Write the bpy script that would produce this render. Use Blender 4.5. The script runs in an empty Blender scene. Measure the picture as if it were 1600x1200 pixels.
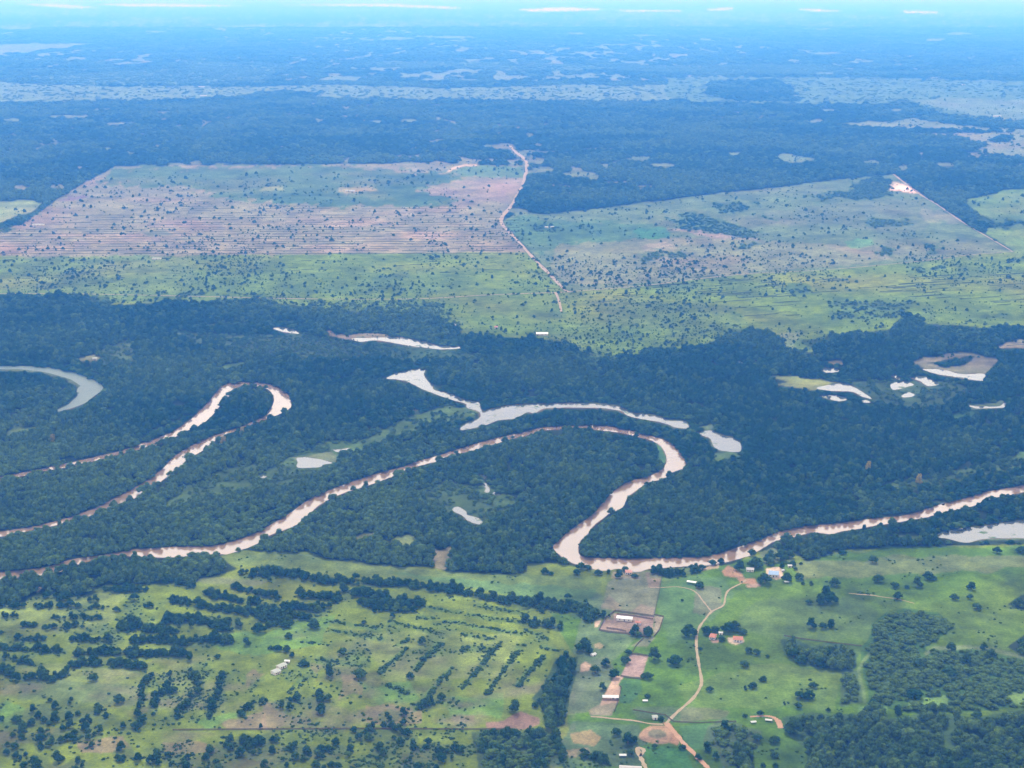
import bpy, bmesh, math, random
import numpy as np
from mathutils import Vector, Matrix

random.seed(11)
rng = np.random.default_rng(11)
C = bpy.context.scene.collection
R = math.radians

# ------------------------------------------------------------------ camera, sky, sun, exposure
H = 600.0                      # flying height in metres
FPX = 2300.0                   # focal length in photograph pixels (1600 wide)
HORIZON = -12.0                # photograph row of the far horizon
PITCH = math.atan((600 - HORIZON) / FPX)
cam = bpy.data.cameras.new('camera')
cam.sensor_width = 36.0
cam.lens = 36.0 * FPX / 1600.0
cam.clip_start, cam.clip_end = 1.0, 600000.0
cam_ob = bpy.data.objects.new('camera', cam)
C.objects.link(cam_ob)
cam_ob.location = (0, 0, H)
cam_ob.rotation_euler = (math.pi / 2 - PITCH, 0, 0)
sc = bpy.context.scene
sc.camera = cam_ob

SUN_EL, SUN_AZ = 54.0, -6.0     # the sun stands ahead of the camera, high
world = bpy.data.worlds.new('World')
sc.world = world
world.use_nodes = True
wn = world.node_tree
bg = wn.nodes['Background']
sky = wn.nodes.new('ShaderNodeTexSky')
sky.sky_type = 'NISHITA'
sky.sun_disc = False
sky.sun_elevation = R(SUN_EL)
sky.sun_rotation = R(SUN_AZ)
sky.altitude = 100
sky.air_density = 1.0
sky.dust_density = 4.0
sky.ozone_density = 1.0
wtc = wn.nodes.new('ShaderNodeTexCoord')          # broken bright cloud over the horizon
wmap = wn.nodes.new('ShaderNodeMapping')
wmap.inputs['Scale'].default_value = (3.0, 3.0, 9.0)
wno = wn.nodes.new('ShaderNodeTexNoise')
wno.inputs['Scale'].default_value = 1.3
wno.inputs['Detail'].default_value = 6
wn.links.new(wtc.outputs['Generated'], wmap.inputs['Vector'])
wn.links.new(wmap.outputs['Vector'], wno.inputs['Vector'])
wsep = wn.nodes.new('ShaderNodeSeparateXYZ')
wn.links.new(wtc.outputs['Generated'], wsep.inputs[0])
wband = wn.nodes.new('ShaderNodeMapRange')
wband.inputs['From Min'].default_value = 0.95
wband.inputs['From Max'].default_value = 0.40
wn.links.new(wsep.outputs['Z'], wband.inputs['Value'])
wcov = wn.nodes.new('ShaderNodeMapRange')
wcov.inputs['From Min'].default_value = 0.26
wcov.inputs['From Max'].default_value = 0.40
wn.links.new(wno.outputs['Fac'], wcov.inputs['Value'])
wmul = wn.nodes.new('ShaderNodeMath')
wmul.operation = 'MULTIPLY'
wn.links.new(wband.outputs[0], wmul.inputs[0])
wn.links.new(wcov.outputs[0], wmul.inputs[1])
wmix = wn.nodes.new('ShaderNodeMix')
wmix.data_type = 'RGBA'
wmix.inputs['B'].default_value = (16.0, 16.2, 16.4, 1)
wn.links.new(wmul.outputs[0], wmix.inputs['Factor'])
wn.links.new(sky.outputs[0], wmix.inputs['A'])
wn.links.new(wmix.outputs['Result'], bg.inputs[0])
bg.inputs[1].default_value = 0.15
sun = bpy.data.lights.new('sun', 'SUN')
sun.energy = 4.4
sun.angle = R(0.5)
sun.color = (1.0, 0.95, 0.88)
sun_ob = bpy.data.objects.new('sun', sun)
C.objects.link(sun_ob)
sd = Vector((math.sin(R(SUN_AZ)) * math.cos(R(SUN_EL)), math.cos(R(SUN_AZ)) * math.cos(R(SUN_EL)), math.sin(R(SUN_EL))))
sun_ob.rotation_euler = sd.to_track_quat('Z', 'Y').to_euler()
sc.view_settings.view_transform = 'Standard'
sc.view_settings.look = 'None'
sc.view_settings.gamma = 1.0
sc.view_settings.use_curve_mapping = False
sc.view_settings.exposure = -0.04
sc.cycles.max_bounces = 6
sc.cycles.diffuse_bounces = 2
sc.cycles.glossy_bounces = 2
sc.cycles.transmission_bounces = 2
sc.cycles.volume_bounces = 1
sc.cycles.use_denoising = True
sc.cycles.sample_clamp_indirect = 4.0

# ------------------------------------------------------------------ map helpers
CP, SP = math.cos(PITCH), math.sin(PITCH)


def ground(px, py):
    """Point on the plain seen at a photograph pixel (works on arrays)."""
    u = (np.asarray(px, float) - 800) / FPX
    v = -(np.asarray(py, float) - 600) / FPX
    t = H / (SP - v * CP)
    return t * u, t * (CP + v * SP)


def pixel(x, y, z=0.0):
    x, y, z = np.asarray(x, float), np.asarray(y, float), np.asarray(z, float) - H
    f = y * CP - z * SP
    u = y * SP + z * CP
    return 800 + FPX * x / f, 600 - FPX * u / f


def P(px, py, z=0.0):
    a, b = ground(px, py)
    return Vector((float(a), float(b), z))


def metres(py):
    """Metres across one photograph pixel at a photograph row."""
    v = -(py - 600) / FPX
    return H / (SP - v * CP) / FPX


def hash2(ix, iy, seed):
    n = (ix.astype(np.int64) * 374761393 + iy.astype(np.int64) * 668265263 + seed * 144665) & 0x7FFFFFFF
    n = ((n ^ (n >> 13)) * 1274126177) & 0x7FFFFFFF
    n = n ^ (n >> 16)
    return (n & 0xFFFF) / 65535.0


def vnoise(x, y, seed=0):
    ix, iy = np.floor(x), np.floor(y)
    fx, fy = x - ix, y - iy
    fx, fy = fx * fx * (3 - 2 * fx), fy * fy * (3 - 2 * fy)
    a, b = hash2(ix, iy, seed), hash2(ix + 1, iy, seed)
    c, d = hash2(ix, iy + 1, seed), hash2(ix + 1, iy + 1, seed)
    return (a * (1 - fx) + b * fx) * (1 - fy) + (c * (1 - fx) + d * fx) * fy


def fbm(x, y, seed=0, octaves=4):
    s, a, t = 0, 1.0, 0.0
    for k in range(octaves):
        s = s + a * vnoise(x * 2 ** k + 17.3 * k, y * 2 ** k + 5.1 * k, seed + k)
        t += a
        a *= 0.55
    return s / t


X0, X1, Y0, Y1 = -400, 2000, -3, 1400         # the mapped window, in photograph pixels
GX, GY = np.meshgrid(np.arange(X0, X1), np.arange(Y0, Y1))
GX, GY = GX.astype(np.float32), GY.astype(np.float32)
WX, WY = ground(GX, GY)
# ragged natural edges: look every polygon up at a slightly shifted place
WOB_X = (fbm(WX / 25, WY / 60, 3, 3) - 0.5) * 10
WOB_Y = (fbm(WX / 30, WY / 70, 9, 3) - 0.5) * 7


def inside(poly, wob=1.0):
    """(slice, mask) of the map cells inside a polygon given in photograph pixels."""
    p = np.array(poly, float)
    lo, hi = p.min(0) - 8, p.max(0) + 8
    a0, a1 = int(max(lo[0], X0)) - X0, int(min(hi[0], X1 - 1)) - X0 + 1
    b0, b1 = int(max(lo[1], Y0)) - Y0, int(min(hi[1], Y1 - 1)) - Y0 + 1
    if a1 <= a0 or b1 <= b0:
        return None
    s = (slice(b0, b1), slice(a0, a1))
    x, y = GX[s] + WOB_X[s] * wob, GY[s] + WOB_Y[s] * wob
    m = np.zeros(x.shape, bool)
    n = len(p)
    for i in range(n):
        xa, ya = p[i]
        xb, yb = p[(i + 1) % n]
        if ya == yb:
            continue
        m ^= ((y < ya) != (y < yb)) & (x < (xb - xa) * (y - ya) / (yb - ya) + xa)
    return s, m


def blur(a, rx_, ry_):
    a = a.astype(np.float32)
    for ax, k_ in ((1, rx_), (0, ry_)):
        c_ = np.cumsum(np.pad(a, [(k_ + 1, k_) if q == ax else (0, 0) for q in (0, 1)], mode='edge'), axis=ax, dtype=np.float64)
        n_ = a.shape[ax]
        a = (np.take(c_, np.arange(2 * k_ + 1, 2 * k_ + 1 + n_), ax) - np.take(c_, np.arange(0, n_), ax)) / (2 * k_ + 1)
    return a

DENS = np.ones(GX.shape, np.float32)           # how much of the ground trees cover
COL = np.zeros(GX.shape + (3,), np.float32)    # colour of the ground itself
FOREST_FLOOR = (0.020, 0.030, 0.014)
COL[:] = FOREST_FLOOR


def paint(poly, col=None, dens=0.0, wob=1.0, mix=1.0):
    r = inside(poly, wob)
    if r is None:
        return
    s, m = r
    if col is not None:
        COL[s][m] = COL[s][m] * (1 - mix) + np.array(col, np.float32) * mix
    if dens is not None:
        DENS[s][m] = dens


def stroke(pts, w):
    """Polygon along a polyline, w photograph pixels wide."""
    p = np.array(pts, float)
    t = np.gradient(p, axis=0)
    t /= np.linalg.norm(t, axis=1)[:, None] + 1e-9
    n = np.stack([-t[:, 1], t[:, 0]], 1) * (np.array(w) / 2 if np.isscalar(w) else np.array(w)[:, None] / 2)
    return [tuple(q) for q in (p + n)] + [tuple(q) for q in (p - n)[::-1]]


# ------------------------------------------------------------------ land cover of the plain
G_NEAR = (0.098, 0.130, 0.014)     # bright pasture
G_FARM = (0.056, 0.106, 0.008)     # greener pasture round the farm
G_PALE = (0.105, 0.140, 0.045)     # short dry grass
G_DEEP = (0.046, 0.100, 0.026)
SOIL = (0.170, 0.110, 0.075)
PINK = (0.152, 0.143, 0.080)
SAND = (0.380, 0.270, 0.185)
CLAY = (0.270, 0.155, 0.090)

# --- the open country beyond the river forest
BELT_TOP = [(-400, 458), (0, 460), (170, 463), (172, 478), (250, 475), (330, 468), (420, 472), (480, 480), (560, 488), (660, 488), (690, 500), (720, 520),
            (790, 528), (840, 530), (900, 545), (940, 562), (950, 560), (1020, 546), (1080, 542), (1134, 530), (1140, 515), (1200, 515),
            (1219, 527), (1231, 542), (1264, 552), (1275, 550), (1250, 532), (1300, 524), (1390, 515), (1414, 491), (1450, 506), (1531, 512), (1600, 509), (2000, 505)]
PINK_FIELD = [(-300, 372), (0, 358), (36, 350), (60, 332), (90, 311), (129, 287), (180, 260), (420, 257), (562, 256), (664, 255), (682, 251), (718, 257),
              (817, 259), (821, 280), (800, 320), (783, 346), (800, 365), (822, 394), (400, 398), (0, 400), (-300, 405)]
GREEN_FIELD = [(-400, 405), (0, 399), (400, 397), (822, 393), (862, 432), (885, 455), (1000, 447), (1180, 427), (1285, 422), (1420, 410), (1510, 398), (1585, 393),
               (1640, 385), (2000, 370)] + BELT_TOP[::-1]
GREY_FIELD = [(785, 346), (810, 332), (855, 335), (930, 326), (1038, 312), (1140, 300), (1200, 294), (1315, 279), (1396, 272), (1435, 302), (1465, 320),
              (1504, 347), (1555, 377), (1582, 393), (1510, 398), (1420, 410), (1285, 422), (1180, 427), (1000, 447), (885, 455), (840, 405)]
paint(GREEN_FIELD, (0.092, 0.134, 0.010), 0.0, 0.8)
paint([(0, 402), (300, 400), (330, 465), (0, 458)], (0.085, 0.118, 0.030), 0.0, 2, 0.6)
paint(PINK_FIELD, PINK, 0.0, 0.4)
paint([(180, 262), (420, 258), (560, 262), (680, 270), (700, 268), (721, 275), (700, 285), (660, 295), (710, 310), (700, 320), (560, 322), (420, 318), (330, 305), (285, 290), (230, 292), (150, 288)], (0.068, 0.102, 0.032), 0.0, 3.5)
paint([(585, 273), (690, 270), (705, 285), (650, 294), (700, 312), (640, 318), (590, 300)], (0.045, 0.08, 0.03), 0.12, 1.5)
paint([(400, 305), (520, 302), (600, 312), (690, 318), (640, 322), (430, 318)], (0.05, 0.09, 0.03), 0.12, 1.5)
paint([(410, 293), (440, 290), (445, 297), (405, 298)], (0.15, 0.17, 0.05), 0, 1)
paint([(530, 292), (575, 290), (588, 297), (540, 302), (525, 298)], (0.17, 0.17, 0.06), 0, 1)
paint([(705, 268), (730, 258), (817, 261), (819, 277), (770, 278), (725, 275)], (0.075, 0.118, 0.045), 0.0, 0.8)
paint(stroke([(700, 268), (708, 263), (725, 258), (745, 258)], 2.5), SAND, 0, 0.3)
paint([(705, 282), (735, 279), (815, 279), (812, 290), (760, 292), (715, 288)], (0.16, 0.14, 0.09), 0.0, 0.8)
paint([(650, 297), (690, 294), (760, 305), (790, 300), (800, 318), (700, 310)], (0.145, 0.125, 0.085), 0.0, 1.5)
paint([(90, 312), (129, 303), (140, 308), (100, 316)], (0.12, 0.08, 0.09), 0, 1)
for yy, mm in ((352, .3), (365, .45), (374, .6), (383, .5), (391, .4)):
    paint(stroke([(0, yy + 4), (250, yy + 2), (520, yy), (800, yy - 3)], 4), (0.205, 0.165, 0.11), 0, 1.2, mm)
paint([(0, 380), (160, 372), (420, 376), (430, 398), (0, 400)], (0.165, 0.14, 0.085), 0, 2, .6)
paint([(220, 362), (255, 360), (275, 368), (230, 371)], (0.1, 0.12, 0.06), 0, 1)
paint([(560, 372), (660, 360), (780, 372), (770, 392), (600, 394)], (0.20, 0.17, 0.10), 0, 2, .5)
paint([(-300, 320), (0, 314), (50, 313), (66, 318), (50, 330), (0, 348), (-300, 365)], (0.14, 0.17, 0.06), 0, 0.5)
paint(GREY_FIELD, (0.084, 0.114, 0.046), 0.0, 0.5)
paint([(787, 347), (815, 335), (860, 345), (1020, 350), (1045, 365), (960, 380), (880, 380), (845, 400), (825, 392)], (0.060, 0.105, 0.038), 0, 2)
paint([(990, 360), (1000, 356), (1042, 355), (1046, 372), (1035, 380), (1005, 375)], (0.045, 0.115, 0.040), 0, 1.2)
paint([(870, 382), (1050, 370), (1140, 372), (1230, 378), (1320, 385), (1380, 392), (1400, 408), (1180, 425), (1000, 445), (890, 446), (860, 420)], (0.122, 0.132, 0.064), 0, 1.6)
paint([(1005, 385), (1035, 378), (1060, 388), (1050, 396), (1090, 408), (1040, 412), (1010, 402)], (0.17, 0.15, 0.10), 0, 1.2, .7)
paint([(1040, 357), (1080, 356), (1130, 366), (1185, 372), (1190, 376), (1120, 372)], (0.17, 0.15, 0.10), 0, 0.8)
paint([(1180, 335), (1300, 318), (1440, 310), (1470, 335), (1440, 360), (1380, 365), (1300, 350), (1200, 352)], (0.09, 0.105, 0.06), 0, 1.5, .6)
paint([(1320, 376), (1360, 372), (1370, 384), (1330, 388)], (0.07, 0.15, 0.05), 0, 1.2)
paint([(1383, 291), (1392, 284), (1404, 285), (1420, 291), (1437, 301), (1425, 302), (1405, 298), (1388, 297)], (0.52, 0.40, 0.28), 0, 0.3)
paint([(1440, 325), (1470, 328), (1492, 338), (1500, 346), (1455, 348), (1445, 340)], (0.14, 0.145, 0.085), 0, 2, .8)
paint([(1509, 312), (1540, 305), (1562, 298), (1600, 295), (2000, 290), (2000, 355), (1600, 346), (1560, 347), (1530, 335), (1515, 322)], (0.088, 0.135, 0.024), 0, 1)
paint([(1545, 355), (1600, 352), (2000, 352), (2000, 400), (1600, 402), (1575, 385), (1540, 365)], (0.088, 0.135, 0.024), 0, 1)
# groves of trees in the open country
for g in ([(1042, 342), (1075, 332), (1120, 342), (1170, 356), (1192, 368), (1160, 371), (1100, 362), (1050, 352)],
          [(1090, 326), (1140, 315), (1190, 320), (1150, 332)], [(1200, 312), (1260, 306), (1330, 296), (1345, 278), (1392, 277), (1395, 302), (1420, 308), (1360, 313), (1280, 312)],
          [(992, 398), (1010, 391), (1050, 393), (1072, 394), (1060, 404), (1000, 405)], [(1345, 342), (1380, 338), (1420, 345), (1460, 343), (1400, 353), (1345, 355)],
          [(1145, 388), (1170, 380), (1195, 383), (1165, 392)], [(825, 352), (840, 345), (875, 350), (880, 358), (840, 362)],
          [(1447, 388), (1468, 382), (1470, 394), (1450, 395)], [(1373, 388), (1395, 387), (1394, 398), (1375, 398)], [(1190, 332), (1215, 338), (1210, 345), (1185, 345)],
          [(1505, 335), (1560, 345), (1600, 348), (1600, 356), (1560, 352), (1510, 350)], [(1575, 308), (1595, 308), (1594, 314), (1577, 313)],
          [(450, 448), (470, 440), (505, 455), (455, 458)], [(575, 437), (600, 427), (632, 434), (612, 440), (590, 447)], [(520, 455), (550, 447), (552, 455), (525, 460)],
          [(765, 455), (800, 448), (825, 452), (800, 460)], [(730, 448), (745, 445), (745, 455), (732, 455)], [(662, 478), (672, 470), (678, 482), (668, 486)],
          [(745, 480), (757, 476), (757, 492), (746, 490)], [(1128, 505), (1135, 490), (1158, 496), (1155, 508)], [(1025, 515), (1060, 505), (1082, 508), (1080, 520), (1030, 522)],
          [(955, 520), (975, 510), (1005, 518), (1000, 530), (965, 530)], [(945, 480), (1000, 478), (1010, 498), (950, 502)], [(1230, 445), (1265, 448), (1262, 462), (1232, 462)],
          [(1300, 470), (1340, 470), (1420, 482), (1400, 498), (1330, 500), (1302, 490)], [(1530, 500), (1545, 488), (1553, 500), (1540, 508)], [(1556, 490), (1580, 480), (1585, 496), (1560, 500)],
          [(1425, 415), (1445, 416), (1440, 426), (1425, 424)], [(1455, 415), (1475, 412), (1486, 420), (1460, 424)], [(1590, 400), (1640, 396), (1640, 406), (1595, 408)],
          [(0, 460), (10, 452), (30, 458), (60, 460)], [(275, 455), (300, 450), (305, 458), (280, 462)], [(370, 462), (385, 455), (420, 460), (415, 468), (375, 470)],
          [(0, 350), (10, 352), (35, 358), (0, 360)], [(25, 338), (45, 328), (65, 322), (66, 332), (40, 342)], [(860, 470), (870, 468), (890, 492), (862, 500)]):
    paint(g, (0.045, 0.080, 0.022), random.uniform(.45, .7), 3.2, .6)
for g, d in (([(560, 470), (700, 462), (860, 470), (900, 500), (1000, 470), (1120, 490), (1200, 510), (1130, 530), (1020, 545), (940, 560), (840, 530), (720, 520), (660, 490)], .16), ([(480, 468), (690, 470), (720, 516), (660, 490), (480, 482)], .3),
             ([(1180, 500), (1420, 480), (1600, 495), (1600, 512), (1414, 492), (1260, 550), (1200, 516)], .16), ([(930, 470), (1110, 475), (1100, 520), (950, 520)], .2), ([(1280, 460), (1430, 470), (1400, 500), (1300, 498)], .3), ([(300, 425), (520, 425), (700, 430), (860, 440), (850, 455), (500, 460), (300, 458)], .10),
             ([(0, 452), (250, 455), (430, 458), (430, 472), (180, 474), (0, 462)], .3)):
    paint(g, (0.066, 0.105, 0.016), d, 2.5, .5)
# --- far country, small glades and fields in the forest
FARGRASS = (0.075, 0.115, 0.050)
FARPALE = (0.105, 0.140, 0.070)
paint([(-400, 126), (0, 128), (169, 135), (317, 135), (405, 135), (540, 132), (682, 138), (820, 135), (884, 131), (969, 134), (1070, 130), (1110, 128), (1100, 160), (834, 159), (665, 157),
       (530, 155), (479, 155), (513, 147), (439, 143), (371, 152), (243, 160), (169, 159), (84, 162), (0, 160), (-400, 165)], FARPALE, 0.30, 0.9)
paint([(30, 122), (160, 112), (280, 108), (400, 112), (420, 130), (300, 134), (120, 134)], FARGRASS, 0.5, 0.4)
paint([(280, 95), (420, 98), (470, 104), (420, 120), (330, 125), (290, 110)], FARGRASS, 0.55, 0.4)
paint([(560, 97), (740, 96), (900, 100), (1000, 108), (880, 112), (720, 108), (590, 104)], FARGRASS, 0.5, 0.3)
paint([(900, 92), (1040, 104), (1200, 100), (1390, 112), (1500, 110), (1600, 108), (1600, 118), (1380, 118), (1100, 117), (950, 110)], FARGRASS, 0.62, 0.4)
paint([(1040, 122), (1120, 120), (1200, 121), (1364, 121), (1600, 127), (2000, 130), (2000, 190), (1600, 192), (1560, 187), (1465, 179), (1425, 162), (1381, 165), (1263, 165), (1080, 162), (1040, 150)], FARGRASS, 0.3, 0.5)
paint([(1108, 132), (1130, 126), (1215, 126), (1240, 140), (1250, 158), (1150, 158), (1105, 148)], None, 1.0, 0.6)
paint([(1425, 158), (1480, 153), (1600, 156), (2000, 158), (2000, 190), (1600, 191), (1500, 176)], FARPALE, 0.04, 0.5)
paint([(1306, 192), (1398, 189), (1428, 184), (1499, 196), (1600, 202), (2000, 205), (2000, 212), (1600, 207), (1470, 204), (1330, 201)], (0.115, 0.140, 0.070), 0.22, 0.6)
paint([(1390, 209), (1450, 209), (1600, 207), (2000, 208), (2000, 250), (1600, 248), (1555, 246), (1522, 234), (1543, 228), (1495, 216)], (0.125, 0.145, 0.072), 0.22, 0.6)
paint([(1560, 216), (1580, 213), (1575, 222), (1550, 224)], None, 1, 0.3)
paint([(-200, 68), (0, 69), (159, 67), (101, 76), (0, 86), (-200, 90)], FARPALE, 0.03, 0.3)
paint([(0, 40), (48, 43), (45, 46), (0, 45)], FARPALE, 0.0, 0.3)
for x, y, w, h in ((105, 182, 60, 6), (180, 193, 40, 5), (20, 187, 40, 5), (260, 175, 40, 3), (160, 171, 30, 4), (1245, 249, 60, 14), (1228, 245, 26, 14), (1360, 253, 50, 5), (1411, 261, 20, 10),
                   (1478, 257, 36, 8), (1434, 241, 18, 6), (1000, 247, 45, 8), (905, 272, 60, 11), (930, 277, 30, 8), (1035, 258, 40, 7), (965, 285, 44, 4), (1012, 291, 46, 4), (1150, 240, 40, 6), (1103, 241, 18, 3),
                   (1056, 284, 20, 3), (890, 300, 6, 14), (826, 307, 16, 3), (850, 264, 36, 9), (812, 330, 40, 10), (20, 233, 30, 4), (60, 232, 20, 4), (170, 232, 24, 3), (200, 238, 24, 3), (130, 262, 26, 4), (240, 217, 16, 4), (90, 291, 30, 8), (30, 293, 30, 8),
                   (200, 283, 10, 3), (760, 228, 24, 3), (590, 190, 20, 6), (640, 188, 30, 5), (1270, 190, 24, 3), (1295, 172, 28, 3), (1400, 172, 24, 4), (1290, 114, 30, 3), (1500, 52, 60, 4), (1000, 55, 60, 3), (300, 62, 30, 2), (700, 58, 80, 4), (620, 60, 60, 5), (1460, 62, 40, 4),
                   (1285, 83, 40, 4), (900, 52, 50, 3), (400, 40, 70, 3), (180, 38, 60, 2), (560, 38, 60, 3), (1530, 290, 10, 4), (1460, 299, 28, 2)):
    q = [(x + w / 2 * math.cos(a) * random.uniform(.6, 1.1), y + h / 2 * math.sin(a) * random.uniform(.6, 1.1)) for a in np.linspace(0, 6.28, 11)[:-1]]
    paint(q, FARPALE if y < 255 else (0.11, 0.13, 0.06), 0.0, 0.4 if y > 150 else 0.15)
for st in ([(797, 228), (806, 238), (820, 249), (823, 262)], [(797, 228), (770, 230)], [(820, 249), (850, 252)]):
    paint(stroke(st, 9), (0.10, 0.115, 0.06), 0, 1.0)
# --- clearings and marshes inside the river forest
MARSH = (0.055, 0.085, 0.030)
for poly, col, d in (
        ([(0, 573), (45, 573), (90, 577), (126, 586), (135, 595), (120, 604), (102, 591), (75, 582), (30, 578), (0, 577)], (0.095, 0.115, 0.05), 0),
        ([(320, 572), (355, 568), (384, 569), (382, 579), (340, 580)], (0.08, 0.13, 0.04), .05), ([(122, 562), (150, 556), (175, 553), (172, 560), (145, 566)], (0.15, 0.15, 0.06), 0),
        ([(160, 540), (200, 530), (215, 560), (190, 580), (160, 575)], (0.07, 0.1, 0.035), .35), ([(15, 672), (60, 665), (50, 680), (10, 685)], (0.08, 0.13, 0.03), .2),
        ([(0, 655), (40, 640), (60, 660), (20, 672)], (0.06, 0.09, 0.03), .45), ([(250, 520), (480, 522), (560, 540), (600, 560), (520, 570), (300, 540)], (0.06, 0.09, 0.035), .6),
        ([(310, 507), (390, 504), (390, 512), (320, 513)], MARSH, .3), ([(590, 542), (700, 546), (770, 552), (740, 562), (640, 566), (560, 556)], (0.06, 0.10, 0.035), .4),
        ([(400, 745), (440, 720), (500, 690), (560, 690), (620, 660), (700, 630), (748, 640), (740, 655), (640, 680), (560, 700), (500, 745), (430, 770)], (0.07, 0.11, 0.03), .38),
        ([(455, 712), (520, 705), (530, 724), (470, 735)], (0.12, 0.14, 0.06), .1), ([(510, 700), (560, 692), (570, 705), (520, 710)], (0.07, 0.12, 0.03), .05),
        ([(290, 760), (350, 735), (400, 725), (400, 770), (330, 790), (250, 800)], (0.07, 0.11, 0.03), .45), ([(640, 770), (700, 755), (800, 770), (810, 800), (760, 815), (690, 800)], (0.065, 0.10, 0.03), .45),
        ([(760, 760), (800, 775), (815, 795), (780, 795)], (0.075, 0.12, 0.03), .3), ([(614, 842), (640, 836), (655, 848), (652, 856), (620, 852)], (0.12, 0.16, 0.05), .03),
        ([(672, 850), (690, 858), (708, 850), (706, 870), (694, 889), (676, 886)], (0.17, 0.16, 0.08), .15), ([(548, 838), (590, 832), (580, 846), (550, 846)], (0.12, 0.13, 0.05), .2),
        ([(1040, 725), (1044, 712), (1036, 698), (1022, 690), (1028, 712), (1030, 730)], (0.05, 0.12, 0.03), .05), ([(1090, 668), (1110, 662), (1122, 668), (1105, 674)], (0.07, 0.11, 0.04), .1),
        ([(1110, 708), (1155, 708), (1152, 722), (1120, 724)], (0.07, 0.12, 0.035), .2), ([(1189, 586), (1240, 587), (1285, 593), (1312, 598), (1294, 602), (1270, 599), (1312, 607), (1276, 608), (1234, 607), (1207, 603), (1230, 598)], (0.17, 0.20, 0.05), 0),
        ([(1330, 596), (1480, 596), (1530, 610), (1480, 640), (1380, 640), (1340, 620)], MARSH, .35),
        ([(1420, 568), (1438, 559), (1480, 553), (1510, 552), (1564, 560), (1550, 575), (1540, 583), (1504, 584), (1442, 577)], (0.105, 0.122, 0.058), 0),
        ([(1447, 570), (1480, 561), (1528, 559), (1512, 570), (1486, 576)], FOREST_FLOOR, 1), ([(1545, 542), (1600, 532), (1700, 530), (1700, 545), (1600, 546)], (0.15, 0.15, 0.07), 0),
        ([(1280, 566), (1330, 566), (1340, 572), (1300, 572)], (0.13, 0.13, 0.06), .1), ([(1200, 520), (1250, 520), (1240, 540), (1262, 553), (1235, 552)], (0.13, 0.17, 0.06), .1),
        ([(1480, 650), (1530, 640), (1540, 655), (1500, 665)], (0.05, 0.1, 0.035), .4), ([(1380, 758), (1500, 732), (1600, 712), (1600, 740), (1480, 760), (1390, 775)], (0.07, 0.11, 0.035), .5),
        ([(1380, 840), (1430, 832), (1450, 845), (1385, 850)], (0.08, 0.12, 0.04), .2), ([(1590, 705), (1640, 700), (1640, 715), (1592, 715)], (0.1, 0.17, 0.04), 0),
        ([(1130, 570), (1180, 562), (1190, 566), (1120, 576)], (0.16, 0.16, 0.07), .1), ([(1510, 632), (1572, 626), (1574, 638), (1512, 640)], (0.1, 0.13, 0.04), .1),
        ([(502, 518), (535, 520), (592, 520), (628, 528), (640, 532), (590, 530), (548, 530)], (0.17, 0.15, 0.085), 0)):
    paint(poly, tuple(c * .72 for c in col) if d > .15 else tuple(c * .8 for c in col), d, 1.6)
# --- near country south of the river
BELT_LOW = [(-400, 960), (0, 946), (39, 946), (49, 933), (60, 927), (129, 933), (132, 922), (168, 915), (231, 913), (300, 912), (372, 889), (330, 880), (312, 876), (378, 861),
            (400, 864), (484, 862), (511, 873), (568, 880), (628, 885), (670, 884), (697, 892), (778, 897), (824, 895), (824, 881), (869, 879), (896, 884), (926, 889), (1016, 890),
            (1037, 890), (1103, 885), (1148, 880), (1180, 862), (1205, 860), (1240, 862), (1261, 879), (1303, 879), (1300, 858), (1312, 862), (1324, 858), (1444, 855), (1519, 852), (1600, 850), (2000, 840)]
paint(BELT_LOW + [(2000, 1420), (-400, 1420)], G_NEAR, 0, 0.5)
paint([(860, 960), (1000, 940), (1100, 886), (1180, 870), (1260, 880), (1320, 860), (1600, 852), (2000, 845), (2000, 1420), (870, 1420), (890, 1130), (905, 1030)], G_FARM, 0, 2)
paint([(312, 876), (378, 861), (484, 862), (511, 873), (628, 885), (697, 892), (778, 897), (830, 897), (940, 902), (935, 950), (820, 935), (700, 912), (560, 900), (480, 893), (400, 884), (340, 884)], (0.086, 0.120, 0.026), 0, 0.6)
paint([(600, 890), (760, 905), (930, 925), (930, 950), (820, 935), (700, 912)], (0.062, 0.118, 0.042), 0, 2.5, .7)
paint([(1240, 880), (1400, 870), (1600, 868), (2000, 864), (2000, 895), (1600, 888), (1450, 896), (1260, 905)], (0.098, 0.115, 0.045), 0, 2, .8)
paint([(1180, 940), (1350, 930), (1370, 960), (1350, 1000), (1220, 1005), (1140, 980)], (0.058, 0.102, 0.024), 0, 2.5, .7)
paint([(1060, 1070), (1200, 1040), (1310, 1050), (1310, 1110), (1170, 1105), (1080, 1110)], (0.078, 0.122, 0.022), 0, 2.5, .7)
paint([(1020, 900), (1130, 900), (1150, 930), (1080, 990), (1045, 1010), (1030, 960)], (0.066, 0.118, 0.042), 0, 2, .6)
paint([(1090, 915), (1125, 920), (1125, 945), (1105, 960), (1085, 960)], (0.10, 0.105, 0.065), 0, 2, .8)
paint([(930, 930), (1000, 990), (960, 1030), (880, 1120), (900, 1030), (905, 960)], (0.085, 0.12, 0.055), 0, 2, .8)
paint([(905, 1040), (950, 1030), (960, 1060), (940, 1110), (890, 1115)], (0.082, 0.10, 0.058), 0, 2, .8)
paint([(985, 892), (1036, 893), (1030, 925), (1022, 962), (938, 951), (950, 910), (975, 895)], (0.112, 0.125, 0.070), 0, 0.3)
paint([(1010, 892), (1036, 894), (1031, 918), (1014, 918)], (0.155, 0.125, 0.085), 0, 0.6)
paint([(938, 951), (950, 930), (968, 945), (965, 955)], (0.15, 0.135, 0.085), 0, 1)
paint([(985, 955), (1000, 943), (1022, 950), (1022, 962)], (0.15, 0.125, 0.085), 0, 1, .8)
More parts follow.
